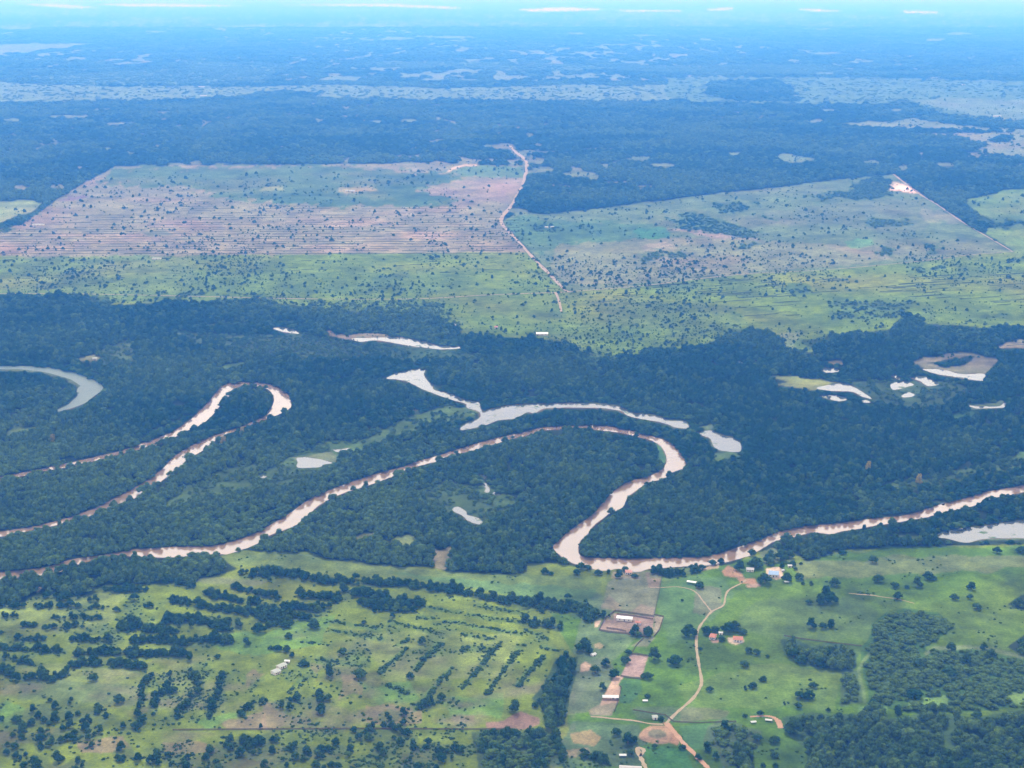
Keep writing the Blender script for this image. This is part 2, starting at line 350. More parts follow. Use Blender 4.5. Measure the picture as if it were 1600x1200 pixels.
paint([(957, 893), (1000, 897), (1000, 905), (956, 904)], (0.17, 0.15, 0.09), 0, 0.8)
paint([(936, 984), (945, 965), (960, 957), (1022, 963), (1018, 992), (983, 991)], (0.19, 0.14, 0.105), 0, 0.3)
paint([(1023, 962), (1037, 964), (1030, 985), (1020, 994)], (0.20, 0.175, 0.115), 0, 0.3)
paint([(985, 1010), (1012, 992), (1022, 997), (1010, 1012)], (0.13, 0.135, 0.075), 0, 0.8)
paint([(985, 1022), (1014, 1025), (1002, 1059), (970, 1056)], (0.200, 0.140, 0.118), 0, 0.25)
paint([(960, 1056), (976, 1056), (965, 1071), (971, 1074), (966, 1098), (938, 1102), (946, 1084), (953, 1070)], (0.30, 0.205, 0.145), 0, 0.3)
paint([(938, 1102), (966, 1099), (958, 1118), (925, 1118), (922, 1110)], (0.15, 0.135, 0.085), 0, 1)
paint([(968, 1064), (1000, 1062), (1003, 1078), (985, 1100), (968, 1098)], G_DEEP, 0, 1)
paint([(985, 1106), (1080, 1100), (1100, 1120), (1060, 1126), (1000, 1124)], (0.075, 0.115, 0.04), 0, 2)
paint([(1060, 1100), (1140, 1112), (1130, 1124), (1060, 1124)], (0.10, 0.105, 0.055), 0, 2, .7)
paint([(900, 1125), (1000, 1132), (1010, 1160), (1000, 1200), (860, 1200), (880, 1150)], (0.062, 0.10, 0.040), 0, 2)
paint([(1000, 1165), (1072, 1168), (1085, 1200), (1020, 1210)], (0.048, 0.125, 0.026), 0, 1)
paint([(1060, 1132), (1110, 1130), (1100, 1170), (1080, 1170)], (0.055, 0.115, 0.034), 0, 1)
paint([(890, 1145), (925, 1140), (942, 1152), (930, 1166), (895, 1160)], (0.20, 0.15, 0.07), 0, 1, .8)
paint([(880, 1172), (920, 1168), (925, 1180), (890, 1185)], (0.16, 0.125, 0.08), 0, 1, .7)
paint([(908, 1040), (915, 1034), (925, 1040), (921, 1048), (908, 1050)], (0.30, 0.21, 0.145), 0, 0.6)
paint([(927, 1008), (935, 1005), (943, 1010), (938, 1015), (930, 1013)], (0.27, 0.22, 0.13), 0, 0.6)
paint([(930, 970), (940, 969), (935, 980), (930, 980)], SAND, 0, .5)
# bare ground of the farm yard
paint([(1128, 892), (1138, 882), (1150, 888), (1160, 895), (1166, 904), (1180, 903), (1184, 912), (1176, 914), (1158, 911), (1152, 902), (1132, 899)], CLAY, 0, 0.7)
paint([(1094, 888), (1110, 884), (1122, 882), (1124, 886), (1104, 890), (1094, 892)], (0.30, 0.22, 0.14), 0, 0.5)
paint([(1196, 888), (1222, 886), (1224, 902), (1212, 906), (1198, 900)], (0.36, 0.28, 0.20), 0, 0.7)
paint([(1185, 862), (1215, 855), (1218, 878), (1195, 884)], (0.10, 0.13, 0.06), 0.25, 1)
paint([(1165, 914), (1185, 912), (1190, 917), (1170, 919)], (0.33, 0.24, 0.16), 0, 0.5)
paint([(1136, 996), (1160, 996), (1163, 1003), (1150, 1008), (1138, 1004)], (0.36, 0.30, 0.20), 0, 0.4)
paint([(1110, 1001), (1122, 1000), (1122, 1005), (1113, 1005)], (0.30, 0.2, 0.14), 0, 0.4)
# turning circle
paint([(1030 + 31 * math.cos(a) * (1 + .08 * math.sin(3 * a)), 1148 + 14.5 * math.sin(a)) for a in np.linspace(0, 6.28, 25)[:-1]], (0.28, 0.18, 0.11), 0, 0.5)
paint([(1027 + 15 * math.cos(a), 1147 + 7 * math.sin(a)) for a in np.linspace(0, 6.28, 17)[:-1]], (0.14, 0.13, 0.075), 0, 0.8)
paint([(1035, 1128), (1046, 1130), (1064, 1152), (1060, 1164), (1046, 1160), (1050, 1148)], CLAY, 0, 0.4)
# left: soil patches, reddish plot
for q in ([(409, 1101), (448, 1101), (446, 1132), (405, 1134)], [(570, 1100), (600, 1100), (668, 1110), (670, 1132), (600, 1136), (565, 1130)], [(540, 1055), (562, 1060), (560, 1085), (535, 1100)],
          [(700, 1120), (745, 1122), (745, 1136), (705, 1136)], [(345, 1125), (410, 1110), (420, 1132), (350, 1138)], [(120, 1155), (190, 1150), (200, 1175), (130, 1180)], [(250, 1165), (320, 1160), (350, 1175), (260, 1180)],
          [(380, 1058), (400, 1050), (420, 1055), (400, 1068), (385, 1080)], [(430, 1000), (465, 992), (490, 1000), (450, 1005)], [(480, 1040), (500, 1045), (490, 1060)]):
    paint(q, (0.150, 0.108, 0.074), 0, 3.5, .7)
paint([(800, 1116), (812, 1112), (842, 1121), (843, 1131), (818, 1138), (790, 1140), (762, 1138), (760, 1130), (785, 1126)], (0.165, 0.105, 0.075), 0, 0.8)
for q in ([(0, 1100), (12, 1092), (40, 1110), (30, 1138), (0, 1135)], [(690, 1095), (790, 1085), (780, 1122), (700, 1122)], [(300, 1130), (380, 1110), (330, 1140)], [(560, 1070), (640, 1065), (660, 1095), (590, 1100)], [(300, 1000), (420, 985), (520, 960), (500, 1010), (400, 1030)]):
    paint(q, (0.085, 0.165, 0.030), 0, 2.5, .7)
for q in ([(0, 925), (200, 930), (170, 985), (0, 990)], [(560, 985), (820, 990), (800, 1060), (600, 1065)], [(60, 1040), (240, 1045), (230, 1065), (80, 1070)]):
    paint(q, (0.128, 0.158, 0.045), 0, 2.5, .6)
paint([(30, 1060), (220, 1068), (210, 1100), (30, 1095)], (0.08, 0.11, 0.045), 0, 2.5, .7)
paint([(300, 902), (420, 905), (400, 915), (320, 912)], (0.10, 0.115, 0.055), 0, 1.5, .7)
# low woods of the near country
for poly, d, col in (
        ([(1348, 1016), (1354, 1000), (1360, 978), (1384, 957), (1414, 951), (1465, 957), (1480, 972), (1493, 984), (1468, 999), (1447, 1008), (1444, 1020), (1400, 1022)], .69, (0.036, 0.075, 0.018)),
        ([(1348, 1018), (1444, 1018), (1480, 1010), (1540, 1015), (1600, 1030), (2000, 1040), (2000, 1110), (1600, 1105), (1500, 1112), (1400, 1112), (1358, 1100)], .66, (0.040, 0.080, 0.018)),
        ([(1420, 1092), (1480, 1085), (1480, 1105), (1420, 1108)], 0.05, (0.085, 0.155, 0.034)), ([(1560, 1085), (1600, 1080), (1640, 1085), (1600, 1105)], .05, (0.09, 0.16, 0.034)),
        ([(1340, 1105), (1390, 1102), (1385, 1122), (1345, 1124)], .05, (0.08, 0.15, 0.034)),
        ([(1225, 1122), (1270, 1113), (1330, 1118), (1400, 1124), (1450, 1112), (1520, 1120), (1600, 1110), (2000, 1100), (2000, 1400), (1250, 1400), (1262, 1170), (1235, 1150)], .80, (0.04, 0.07, 0.022)),
        ([(1222, 1000), (1240, 995), (1268, 1010), (1300, 1002), (1330, 1012), (1345, 1025), (1340, 1045), (1320, 1055), (1290, 1045), (1262, 1040), (1225, 1020)], .8, (0.04, 0.07, 0.027)),
        ([(1312, 1050), (1340, 1048), (1348, 1100), (1315, 1105)], .6, (0.05, 0.08, 0.03)),
        ([(868, 1030), (905, 1028), (900, 1060), (893, 1090), (885, 1130), (862, 1134), (848, 1108), (832, 1092), (850, 1070), (862, 1050)], .9, (0.035, 0.06, 0.024)),
        ([(738, 1146), (800, 1142), (850, 1138), (875, 1160), (870, 1185), (850, 1210), (840, 1400), (760, 1400), (745, 1180)], .6, (0.05, 0.075, 0.03)),
        ([(1575, 945), (1600, 930), (1700, 925), (1700, 955), (1600, 955)], .8, FOREST_FLOOR), ([(1572, 1010), (1600, 992), (1700, 990), (1700, 1030), (1600, 1022)], .9, FOREST_FLOOR),
        ([(1104, 1135), (1130, 1120), (1165, 1135), (1190, 1140), (1190, 1165), (1160, 1185), (1130, 1200), (1120, 1170), (1100, 1165)], .35, (0.06, 0.09, 0.04)),
        ([(1148, 1180), (1180, 1168), (1180, 1210), (1150, 1215)], .8, FOREST_FLOOR),
        ([(0, 900), (60, 898), (100, 890), (200, 872), (345, 868), (372, 888), (300, 908), (168, 912), (129, 932), (60, 926), (45, 935), (39, 945), (0, 945)], .92, FOREST_FLOOR)):
    paint(poly, col, d, 1.2)
paint([(56, 922), (64, 905), (68, 908), (60, 932)], (0.2, 0.16, 0.1), 0, .6)
paint(stroke([(1360, 1022), (1342, 1048), (1346, 1068), (1352, 1100)], 5), (0.08, 0.13, 0.04), 0, 0.6)
paint(stroke([(1444, 1022), (1460, 1012), (1540, 1012), (1600, 1026)], 6), (0.09, 0.135, 0.05), 0, .8)

# ------------------------------------------------------------------ water: outlines of the river and lakes
RIVER = [(-60, 902), (0, 894), (51, 889), (75, 885), (114, 874), (156, 868), (210, 859), (264, 855), (330, 853), (360, 847), (390, 838), (430, 816), (454, 801), (484, 780), (514, 766), (550, 753), (586, 741), (631, 729),
         (652, 721), (688, 711), (733, 697), (745, 693), (775, 685), (820, 675), (845, 668), (875, 666), (920, 665), (956, 667), (992, 675), (1022, 683), (1043, 690), (1058, 702), (1067, 714), (1071, 723),
         (1068, 732), (1053, 737), (1037, 748), (1016, 753), (995, 766), (980, 779), (972, 793), (953, 802), (941, 811), (926, 823), (917, 836), (908, 844), (904, 854), (906, 867), (920, 871), (968, 873), (1016, 873), (1070, 871),
         (1100, 870), (1124, 865), (1160, 853), (1190, 843), (1216, 832), (1255, 823), (1300, 819), (1360, 811), (1420, 804), (1465, 790), (1510, 778), (1540, 769), (1600, 758), (1720, 730), (1720, 742),
         (1600, 769), (1570, 775), (1540, 782), (1519, 791), (1480, 799), (1450, 808), (1408, 815), (1372, 821), (1348, 825), (1312, 831), (1297, 835), (1270, 832), (1246, 838), (1213, 845), (1198, 853), (1183, 862),
         (1172, 868), (1148, 875), (1133, 879), (1112, 883), (1088, 884), (1058, 886), (1016, 889), (995, 894), (968, 889), (944, 892), (929, 890), (915, 883), (896, 881), (875, 868), (864, 855), (872, 846), (884, 834),
         (905, 819), (929, 801), (944, 783), (959, 768), (980, 754), (1010, 745), (1028, 738), (1040, 726), (1041, 714), (1034, 699), (1019, 689), (998, 683), (968, 676), (944, 673), (914, 671), (884, 670), (850, 673),
         (815, 683), (799, 686), (760, 698), (730, 706), (703, 712), (679, 722), (655, 728), (628, 740), (607, 747), (577, 758), (544, 768), (511, 782), (493, 794), (481, 805), (463, 820), (445, 828), (418, 838), (399, 851),
         (360, 865), (345, 866), (324, 868), (300, 868), (273, 871), (222, 870), (192, 869), (162, 873), (129, 880), (105, 890), (75, 898), (0, 906), (-60, 914)]
LOOP = [(-40, 753), (0, 745), (52, 735), (105, 724), (153, 713), (183, 706), (219, 694), (270, 675), (300, 654), (324, 630), (339, 612), (345, 604), (360, 599), (384, 597), (418, 600), (436, 606), (448, 615), (454, 624), (454, 637), (439, 646),
        (424, 652), (405, 659), (384, 667), (360, 677), (348, 685), (333, 690), (321, 701), (300, 715), (282, 730), (264, 743), (249, 754), (231, 763), (210, 779), (186, 787), (165, 797), (132, 809), (99, 818), (54, 828), (0, 839), (-40, 848),
        (-40, 838), (0, 831), (51, 823), (93, 813), (120, 805), (159, 790), (180, 778), (204, 766), (234, 748), (255, 732), (270, 715), (294, 699), (324, 684), (351, 676), (384, 664), (405, 655), (418, 648), (425, 636), (428, 624), (424, 613), (415, 607),
        (402, 604), (384, 603), (369, 607), (360, 617), (348, 629), (336, 644), (318, 662), (300, 673), (273, 683), (258, 691), (216, 703), (171, 714), (117, 728), (60, 738), (0, 752), (-40, 760)]
OXBOW = [(604, 591), (622, 583), (646, 578), (664, 577), (662, 585), (668, 595), (676, 601), (678, 609), (700, 615), (724, 624), (748, 629), (751, 638), (755, 645), (766, 640), (787, 635), (820, 632), (848, 631), (899, 631), (944, 632), (971, 637),
         (987, 645), (1010, 648), (1028, 651), (1044, 657), (1071, 659), (1075, 669), (1055, 668), (1046, 664), (1028, 659), (998, 654), (980, 649), (966, 641), (920, 637), (854, 638), (836, 646), (824, 644), (804, 654), (778, 657), (760, 664), (739, 669),
         (718, 672), (727, 663), (748, 654), (749, 644), (730, 637), (727, 631), (700, 623), (676, 614), (658, 607), (640, 598), (622, 593)]
LAKES = [
    ('oxbow_lake', OXBOW), ('oxbow_lake', [(1088, 675), (1112, 673), (1122, 679), (1139, 683), (1154, 689), (1158, 699), (1154, 706), (1127, 704), (1115, 697), (1109, 685), (1092, 679)]),
    ('oxbow_lake', [(550, 529), (580, 528), (607, 527), (640, 530), (664, 535), (682, 540), (726, 543), (694, 546), (661, 543), (637, 540), (610, 535), (586, 532), (562, 534)]),
    ('pond', [(424, 512), (451, 514), (469, 521), (445, 519)]),
    ('oxbow_lake', [(132, 592), (150, 595), (161, 606), (147, 619), (132, 630), (114, 637), (84, 644), (105, 633), (114, 625), (121, 618), (120, 609), (129, 600)]),
    ('pond', [(1285, 577), (1294, 574), (1310, 578), (1308, 581), (1291, 582)]), ('pond', [(1276, 606), (1315, 599), (1330, 603), (1348, 613), (1362, 623), (1348, 620), (1330, 612), (1300, 611)]),
    ('pond', [(1280, 618), (1312, 619), (1327, 623), (1312, 627), (1294, 623)]), ('pond', [(1345, 626), (1352, 625), (1361, 629), (1350, 629)]), ('pond', [(1387, 584), (1398, 586), (1408, 591), (1404, 593), (1396, 588)]),
    ('pond', [(1392, 600), (1411, 596), (1428, 601), (1415, 605), (1396, 609)]), ('pond', [(1421, 588), (1450, 590), (1467, 600), (1450, 603), (1438, 596)]), ('pond', [(1409, 618), (1420, 613), (1429, 617), (1424, 620), (1412, 621)]),
    ('oxbow_lake', [(1442, 577), (1474, 578), (1504, 585), (1537, 584), (1538, 594), (1522, 594), (1486, 588), (1462, 584)]), ('pond', [(1513, 634), (1534, 635), (1561, 635), (1570, 628), (1571, 636), (1540, 638), (1525, 638)]),
    ('oxbow_lake', [(1459, 837), (1498, 826), (1534, 823), (1564, 818), (1600, 814), (1680, 808), (1680, 842), (1600, 841), (1540, 842), (1510, 848), (1480, 842)]),
    ('pond', [(463, 717), (468, 715), (484, 715), (520, 723), (505, 726), (499, 730), (466, 731), (465, 722)]), ('pond', [(518, 702), (524, 703), (547, 700), (538, 704), (529, 707)]), ('pond', [(646, 640), (652, 639), (650, 642)]), ('pond', [(664, 634), (670, 634), (668, 636)]),
    ('pond', [(751, 745), (755, 742), (759, 745), (756, 748)]), ('pond', [(753, 755), (758, 754), (765, 764), (763, 770), (757, 768), (759, 763)]), ('pond', [(770, 771), (776, 768), (783, 773), (776, 774)]),
    ('pond', [(708, 794), (716, 792), (728, 799), (731, 805), (748, 810), (756, 820), (742, 818), (730, 813), (724, 807), (709, 799)]), ('pond', [(405, 746), (410, 743), (417, 744), (412, 747)]), ('pond', [(1470, 788), (1476, 787), (1475, 790)]),
]
FAR_SHINE = [[(20, 5), (90, 6), (155, 13), (110, 12), (60, 9)], [(150, 7), (260, 6), (380, 8), (300, 10), (200, 9)], [(440, 8), (520, 7), (600, 6), (740, 12), (700, 14), (600, 10), (500, 9)], [(810, 15), (880, 12), (940, 14), (930, 16), (830, 17)], [(955, 16), (1060, 17), (1075, 18), (980, 18)], [(1100, 14), (1140, 12), (1150, 15), (1110, 16)], [(1240, 14), (1262, 14), (1320, 18), (1270, 17)], [(1405, 18), (1455, 17), (1470, 20), (1420, 21)]]
for poly in FAR_SHINE:          # far lakes close to the horizon, their bright reflection painted into the ground colour
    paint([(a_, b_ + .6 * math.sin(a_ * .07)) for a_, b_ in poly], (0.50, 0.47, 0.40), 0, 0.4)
WEEDY = [(-60, 572), (0, 572), (45, 572), (90, 576), (128, 586), (142, 596), (130, 604), (112, 594), (98, 589), (72, 582), (30, 577), (0, 577), (-60, 577)]
paint(WEEDY, (0.07, 0.10, 0.05), 0, 0.3)
MARGIN = np.zeros(GX.shape, bool)          # weedy, muddy margins
for _, q in LAKES:
    r = inside(q, 0)
    if r:
        MARGIN[r[0]] |= r[1]
MARGIN = blur(MARGIN, 4, 2) > .04 + .5 * vnoise(WX / 30, WY / 30, 141)
COL[MARGIN] = (0.060, 0.085, 0.035)
DENS[MARGIN] = 0
for poly in [RIVER, LOOP] + [q for _, q in LAKES]:
    paint(poly, (0.10, 0.065, 0.04), 0, 0.35)

# distant plain: uneven savanna and woods where no single tree can be made out
FAR = np.clip((105 - GY) / 25, 0, 1)
STREAK = fbm(WX / 900, WY / 2600, 31, 4)
ST2 = fbm(WX / 250, WY / 1500, 41, 4)
mfar = (FAR > 0) & (DENS > 0.4)
savanna = np.clip((STREAK - 0.52) * 6, 0, 1) * np.clip((ST2 - 0.45) * 5, 0, 1)
COL[mfar] = COL[mfar] * (1 - savanna[mfar][:, None] * 0.5) + np.array((0.060, 0.085, 0.040), np.float32) * savanna[mfar][:, None] * 0.5
gl = (GY < 300) & (GY > 88) & (DENS > .9) & (fbm(WX / 55, WY / 130, 101, 3) * (.62 + .6 * fbm(WX / 900, WY / 900, 103, 2)) > .655)
gl2 = (GY < 128) & (GY > 14) & (DENS > .9) & (fbm(WX / 95, WY / 420, 131, 4) * (.6 + .75 * fbm(WX / 2600, WY / 5000, 133, 2)) > .575)
COL[gl2] = FARPALE
DENS[gl2] = 0.12
COL[gl] = (0.10, 0.115, 0.06)
DENS[gl] = 0.05
# weedy darker patches in the near pastures
weed = np.clip((fbm(WX / 24, WY / 26, 111, 4) - .50) * 5, 0, 1) * np.clip((fbm(WX / 130, WY / 130, 113, 2) - .28) * 3, .15, 1) * ((GY > 860) & (DENS < .3)) * np.where(GX > 900, .35, .62)
COL += (np.array((.045, .075, .022), np.float32) - COL) * weed[..., None].astype(np.float32)
brown = np.clip((fbm(WX / 40, WY / 30, 121, 4) - .50) * 4.5, 0, 1) * np.clip((GY - 960) / 120, 0, 1) * (GX < 900) * (DENS < .3) * .75
COL += (np.array((.098, .088, .055), np.float32) - COL) * brown[..., None].astype(np.float32)
# unevenness of all open ground, in metres
N1 = fbm(WX / 60, WY / 60, 51, 4)
N2 = fbm(WX / 14, WY / 14, 61, 3)
N3 = fbm(WX / 220, WY / 220, 71, 3)
near = np.clip((GY - 200) / 200, 0, 1)
amp = (0.40 + 1.2 * N1) * (1 + (0.9 * (N2 - 0.5)) * near)
COL *= np.clip(amp, 0.35, 1.7)[..., None]
dry = np.clip((N3 - 0.45) * 2.4, 0, 1)[..., None] * np.where(DENS < 0.3, 1, 0)[..., None]
COL[..., 0:1] *= 1 + 0.35 * dry
COL[..., 2:3] *= 1 + 0.30 * dry


def sample(arr, px, py):
    ix = np.clip(np.rint(px).astype(int) - X0, 0, arr.shape[1] - 1)
    iy = np.clip(np.rint(py).astype(int) - Y0, 0, arr.shape[0] - 1)
    return arr[iy, ix]


# ------------------------------------------------------------------ materials
def mat(name):
    m = bpy.data.materials.new(name)
    m.use_nodes = True
    return m, m.node_tree, m.node_tree.nodes['Principled BSDF']


def node(nt, kind, **kw):
    n = nt.nodes.new(kind)
    for k, v in kw.items():
        setattr(n, k, v)
    return n


def plain(name, col, rough=0.8, noise=0.25, scale=0.8, metal=0.0):
    m, nt, b = mat(name)
    tc = node(nt, 'ShaderNodeTexCoord')
    nz = node(nt, 'ShaderNodeTexNoise')
    nz.inputs['Scale'].default_value = scale
    nz.inputs['Detail'].default_value = 4
    nt.links.new(tc.outputs['Object'], nz.inputs['Vector'])
    mx = node(nt, 'ShaderNodeMix', data_type='RGBA')
    mx.inputs['A'].default_value = (*[c * (1 - noise) for c in col], 1)
    mx.inputs['B'].default_value = (*[min(1, c * (1 + noise)) for c in col], 1)
    nt.links.new(nz.outputs['Fac'], mx.inputs['Factor'])
    nt.links.new(mx.outputs['Result'], b.inputs['Base Color'])
    b.inputs['Roughness'].default_value = rough
    b.inputs['Metallic'].default_value = metal
    b.inputs['Specular IOR Level'].default_value = 0.08
    return m


def ground_material():
    m, nt, b = mat('plain ground')
    at = node(nt, 'ShaderNodeAttribute', attribute_name='cover')
    geo = node(nt, 'ShaderNodeNewGeometry')
    prev = at.outputs['Color']
    for sc_, lo, hi in ((0.35, 0.72, 1.28), (0.06, 0.78, 1.22)):
        nz = node(nt, 'ShaderNodeTexNoise')
        nz.inputs['Scale'].default_value = sc_
        nz.inputs['Detail'].default_value = 5
        nz.inputs['Roughness'].default_value = 0.65
        nt.links.new(geo.outputs['Position'], nz.inputs['Vector'])
        mr = node(nt, 'ShaderNodeMapRange')
        mr.inputs['From Min'].default_value = 0.3
        mr.inputs['From Max'].default_value = 0.7
        mr.inputs['To Min'].default_value = lo
        mr.inputs['To Max'].default_value = hi
        nt.links.new(nz.outputs['Fac'], mr.inputs['Value'])
        vm = node(nt, 'ShaderNodeVectorMath', operation='SCALE')
        nt.links.new(prev, vm.inputs[0])
        nt.links.new(mr.outputs['Result'], vm.inputs['Scale'])
        prev = vm.outputs['Vector']
    nt.links.new(prev, b.inputs['Base Color'])
    b.inputs['Roughness'].default_value = 0.95
    b.inputs['Specular IOR Level'].default_value = 0.0
    return m


def water_material(name, mud, ior, rough=0.10):
    m, nt, b = mat(name)
    geo = node(nt, 'ShaderNodeNewGeometry')
    nz = node(nt, 'ShaderNodeTexNoise')
    nz.inputs['Scale'].default_value = 0.02
    nz.inputs['Detail'].default_value = 3
    nt.links.new(geo.outputs['Position'], nz.inputs['Vector'])
    mx = node(nt, 'ShaderNodeMix', data_type='RGBA')
    mx.inputs['A'].default_value = (*[c * 0.78 for c in mud], 1)
    mx.inputs['B'].default_value = (*[c * 1.22 for c in mud], 1)
    nt.links.new(nz.outputs['Fac'], mx.inputs['Factor'])
    nt.links.new(mx.outputs['Result'], b.inputs['Base Color'])
    b.inputs['Roughness'].default_value = rough
    b.inputs['IOR'].default_value = ior
    rn = node(nt, 'ShaderNodeTexNoise')
    rn.inputs['Scale'].default_value = 0.07
    rn.inputs['Detail'].default_value = 4
    bp_ = node(nt, 'ShaderNodeBump')
    bp_.inputs['Strength'].default_value = 0.35
    bp_.inputs['Distance'].default_value = 0.35
    nt.links.new(geo.outputs['Position'], rn.inputs['Vector'])
    nt.links.new(rn.outputs['Fac'], bp_.inputs['Height'])
    nt.links.new(bp_.outputs['Normal'], b.inputs['Normal'])
    return m


def lake_material():
    m = water_material('lake water', (0.05, 0.055, 0.042), 1.9)
    nt, b = m.node_tree, m.node_tree.nodes['Principled BSDF']
    geo = node(nt, 'ShaderNodeNewGeometry')
    nz = node(nt, 'ShaderNodeTexNoise')
    nz.inputs['Scale'].default_value = 0.045
    nz.inputs['Detail'].default_value = 5
    nz.inputs['Roughness'].default_value = 0.65
    nt.links.new(geo.outputs['Position'], nz.inputs['Vector'])
    mr = node(nt, 'ShaderNodeMapRange')
    mr.inputs['From Min'].default_value = 0.60
    mr.inputs['From Max'].default_value = 0.68
    nt.links.new(nz.outputs['Fac'], mr.inputs['Value'])
    wd = node(nt, 'ShaderNodeBsdfDiffuse')          # floating weed
    wd.inputs['Color'].default_value = (0.075, 0.115, 0.045, 1)
    ms = node(nt, 'ShaderNodeMixShader')
    nt.links.new(mr.outputs['Result'], ms.inputs['Fac'])
    nt.links.new(b.outputs[0], ms.inputs[1])
    nt.links.new(wd.outputs[0], ms.inputs[2])
    nt.links.new(ms.outputs[0], nt.nodes['Material Output'].inputs['Surface'])
    return m


def foliage_material(name, dark, light, trans=0.35):
    m = bpy.data.materials.new(name)
    m.use_nodes = True
    nt = m.node_tree
    nt.nodes.clear()
    out = node(nt, 'ShaderNodeOutputMaterial')
    at = node(nt, 'ShaderNodeAttribute', attribute_name='tint', attribute_type='INSTANCER')
    tc = node(nt, 'ShaderNodeTexCoord')
    nz = node(nt, 'ShaderNodeTexNoise')
    nz.inputs['Scale'].default_value = 2.6
    nz.inputs['Detail'].default_value = 5
    nz.inputs['Roughness'].default_value = 0.7
    nt.links.new(tc.outputs['Object'], nz.inputs['Vector'])
    mx = node(nt, 'ShaderNodeMix', data_type='RGBA')
    mx.inputs['A'].default_value = (*dark, 1)
    mx.inputs['B'].default_value = (*light, 1)
    nt.links.new(at.outputs['Fac'], mx.inputs['Factor'])
    mr = node(nt, 'ShaderNodeMapRange')
    mr.inputs['From Min'].default_value = 0.3
    mr.inputs['From Max'].default_value = 0.7
    mr.inputs['To Min'].default_value = 0.40
    mr.inputs['To Max'].default_value = 1.75
    nt.links.new(nz.outputs['Fac'], mr.inputs['Value'])
    vm = node(nt, 'ShaderNodeVectorMath', operation='SCALE')
    nt.links.new(mx.outputs['Result'], vm.inputs[0])
    nt.links.new(mr.outputs['Result'], vm.inputs['Scale'])
    df = node(nt, 'ShaderNodeBsdfDiffuse')
    tr = node(nt, 'ShaderNodeBsdfTranslucent')
    ms = node(nt, 'ShaderNodeMixShader')
    ms.inputs['Fac'].default_value = trans
    nt.links.new(vm.outputs['Vector'], df.inputs['Color'])
    nt.links.new(vm.outputs['Vector'], tr.inputs['Color'])
    nt.links.new(df.outputs[0], ms.inputs[1])
    nt.links.new(tr.outputs[0], ms.inputs[2])
    nt.links.new(ms.outputs[0], out.inputs['Surface'])
    return m


M_GROUND = ground_material()
M_RIVER = water_material('muddy river water', (0.185, 0.122, 0.074), 2.05)
M_LAKE = lake_material()
M_WEEDY = water_material('weed covered water', (0.080, 0.110, 0.090), 1.33, 0.3)
M_WEEDY.node_tree.nodes['Principled BSDF'].inputs['Specular IOR Level'].default_value = 0.10
M_LEAF = foliage_material('broadleaf foliage', (0.014, 0.048, 0.013), (0.076, 0.128, 0.026))
M_YELLOW = foliage_material('yellow blossom foliage', (0.20, 0.17, 0.03), (0.30, 0.24, 0.04))
M_BARK = plain('bark', (0.10, 0.075, 0.055))
M_TRACK = plain('pale sandy track', (0.26, 0.205, 0.13), 0.95, 0.3, 0.15)
M_CLAY = plain('orange clay track', (0.30, 0.18, 0.11), 0.95, 0.25, 0.15)
M_FARROAD = plain('far clay road', (0.27, 0.20, 0.14), 0.95, 0.25, 0.05)
M_BRUSH = plain('cut brush', (0.035, 0.045, 0.025), 0.95, 0.4, 0.3)
M_WHITE = plain('white sheet roof', (0.62, 0.62, 0.60), 0.5, 0.08)
M_PALE = plain('weathered pale sheet roof', (0.29, 0.30, 0.26), 0.6, 0.2)
M_OLD = plain('dull white sheet roof', (0.46, 0.46, 0.44), 0.6, 0.18)
M_BLUE = plain('blue grey sheet roof', (0.22, 0.30, 0.42), 0.6, 0.12)
M_GREY = plain('grey sheet roof', (0.34, 0.32, 0.30), 0.6, 0.2)
M_TILE = plain('terracotta roof tiles', (0.36, 0.155, 0.10), 0.8, 0.2)
M_OLDTILE = plain('faded clay roof tiles', (0.40, 0.21, 0.16), 0.8, 0.2)
M_WALL = plain('limewashed wall', (0.55, 0.50, 0.43), 0.9, 0.12)
M_WOOD = plain('weathered timber', (0.11, 0.085, 0.065), 0.9, 0.25)
M_DARK = plain('dark door and window openings', (0.03, 0.03, 0.03), 0.4, 0.2)


# ------------------------------------------------------------------ object helpers
def tag(o, label=None, cat=None, group=None, kind=None):
    if label:
        o['label'] = label
    if cat:
        o['category'] = cat
    if group:
        o['group'] = group
    if kind:
        o['kind'] = kind
    return o


def mesh_np(name, verts, faces, m, smooth=False):
    me = bpy.data.meshes.new(name)
    verts = np.asarray(verts, np.float32)
    faces = np.asarray(faces, np.int32)
    k = faces.shape[1]
    me.vertices.add(len(verts))
    me.vertices.foreach_set('co', verts.ravel())
    me.loops.add(faces.size)
    me.loops.foreach_set('vertex_index', faces.ravel())
    me.polygons.add(len(faces))
    me.polygons.foreach_set('loop_start', np.arange(0, faces.size, k, dtype=np.int32))
    me.update(calc_edges=True)
    if smooth:
        me.polygons.foreach_set('use_smooth', np.ones(len(faces), bool))
    me.materials.append(m)
    return me


def link(name, me, parent=None, loc=None):
    o = bpy.data.objects.new(name, me)
    C.objects.link(o)
    if parent:
        o.parent = parent
    if loc is not None:
        o.location = loc
    return o


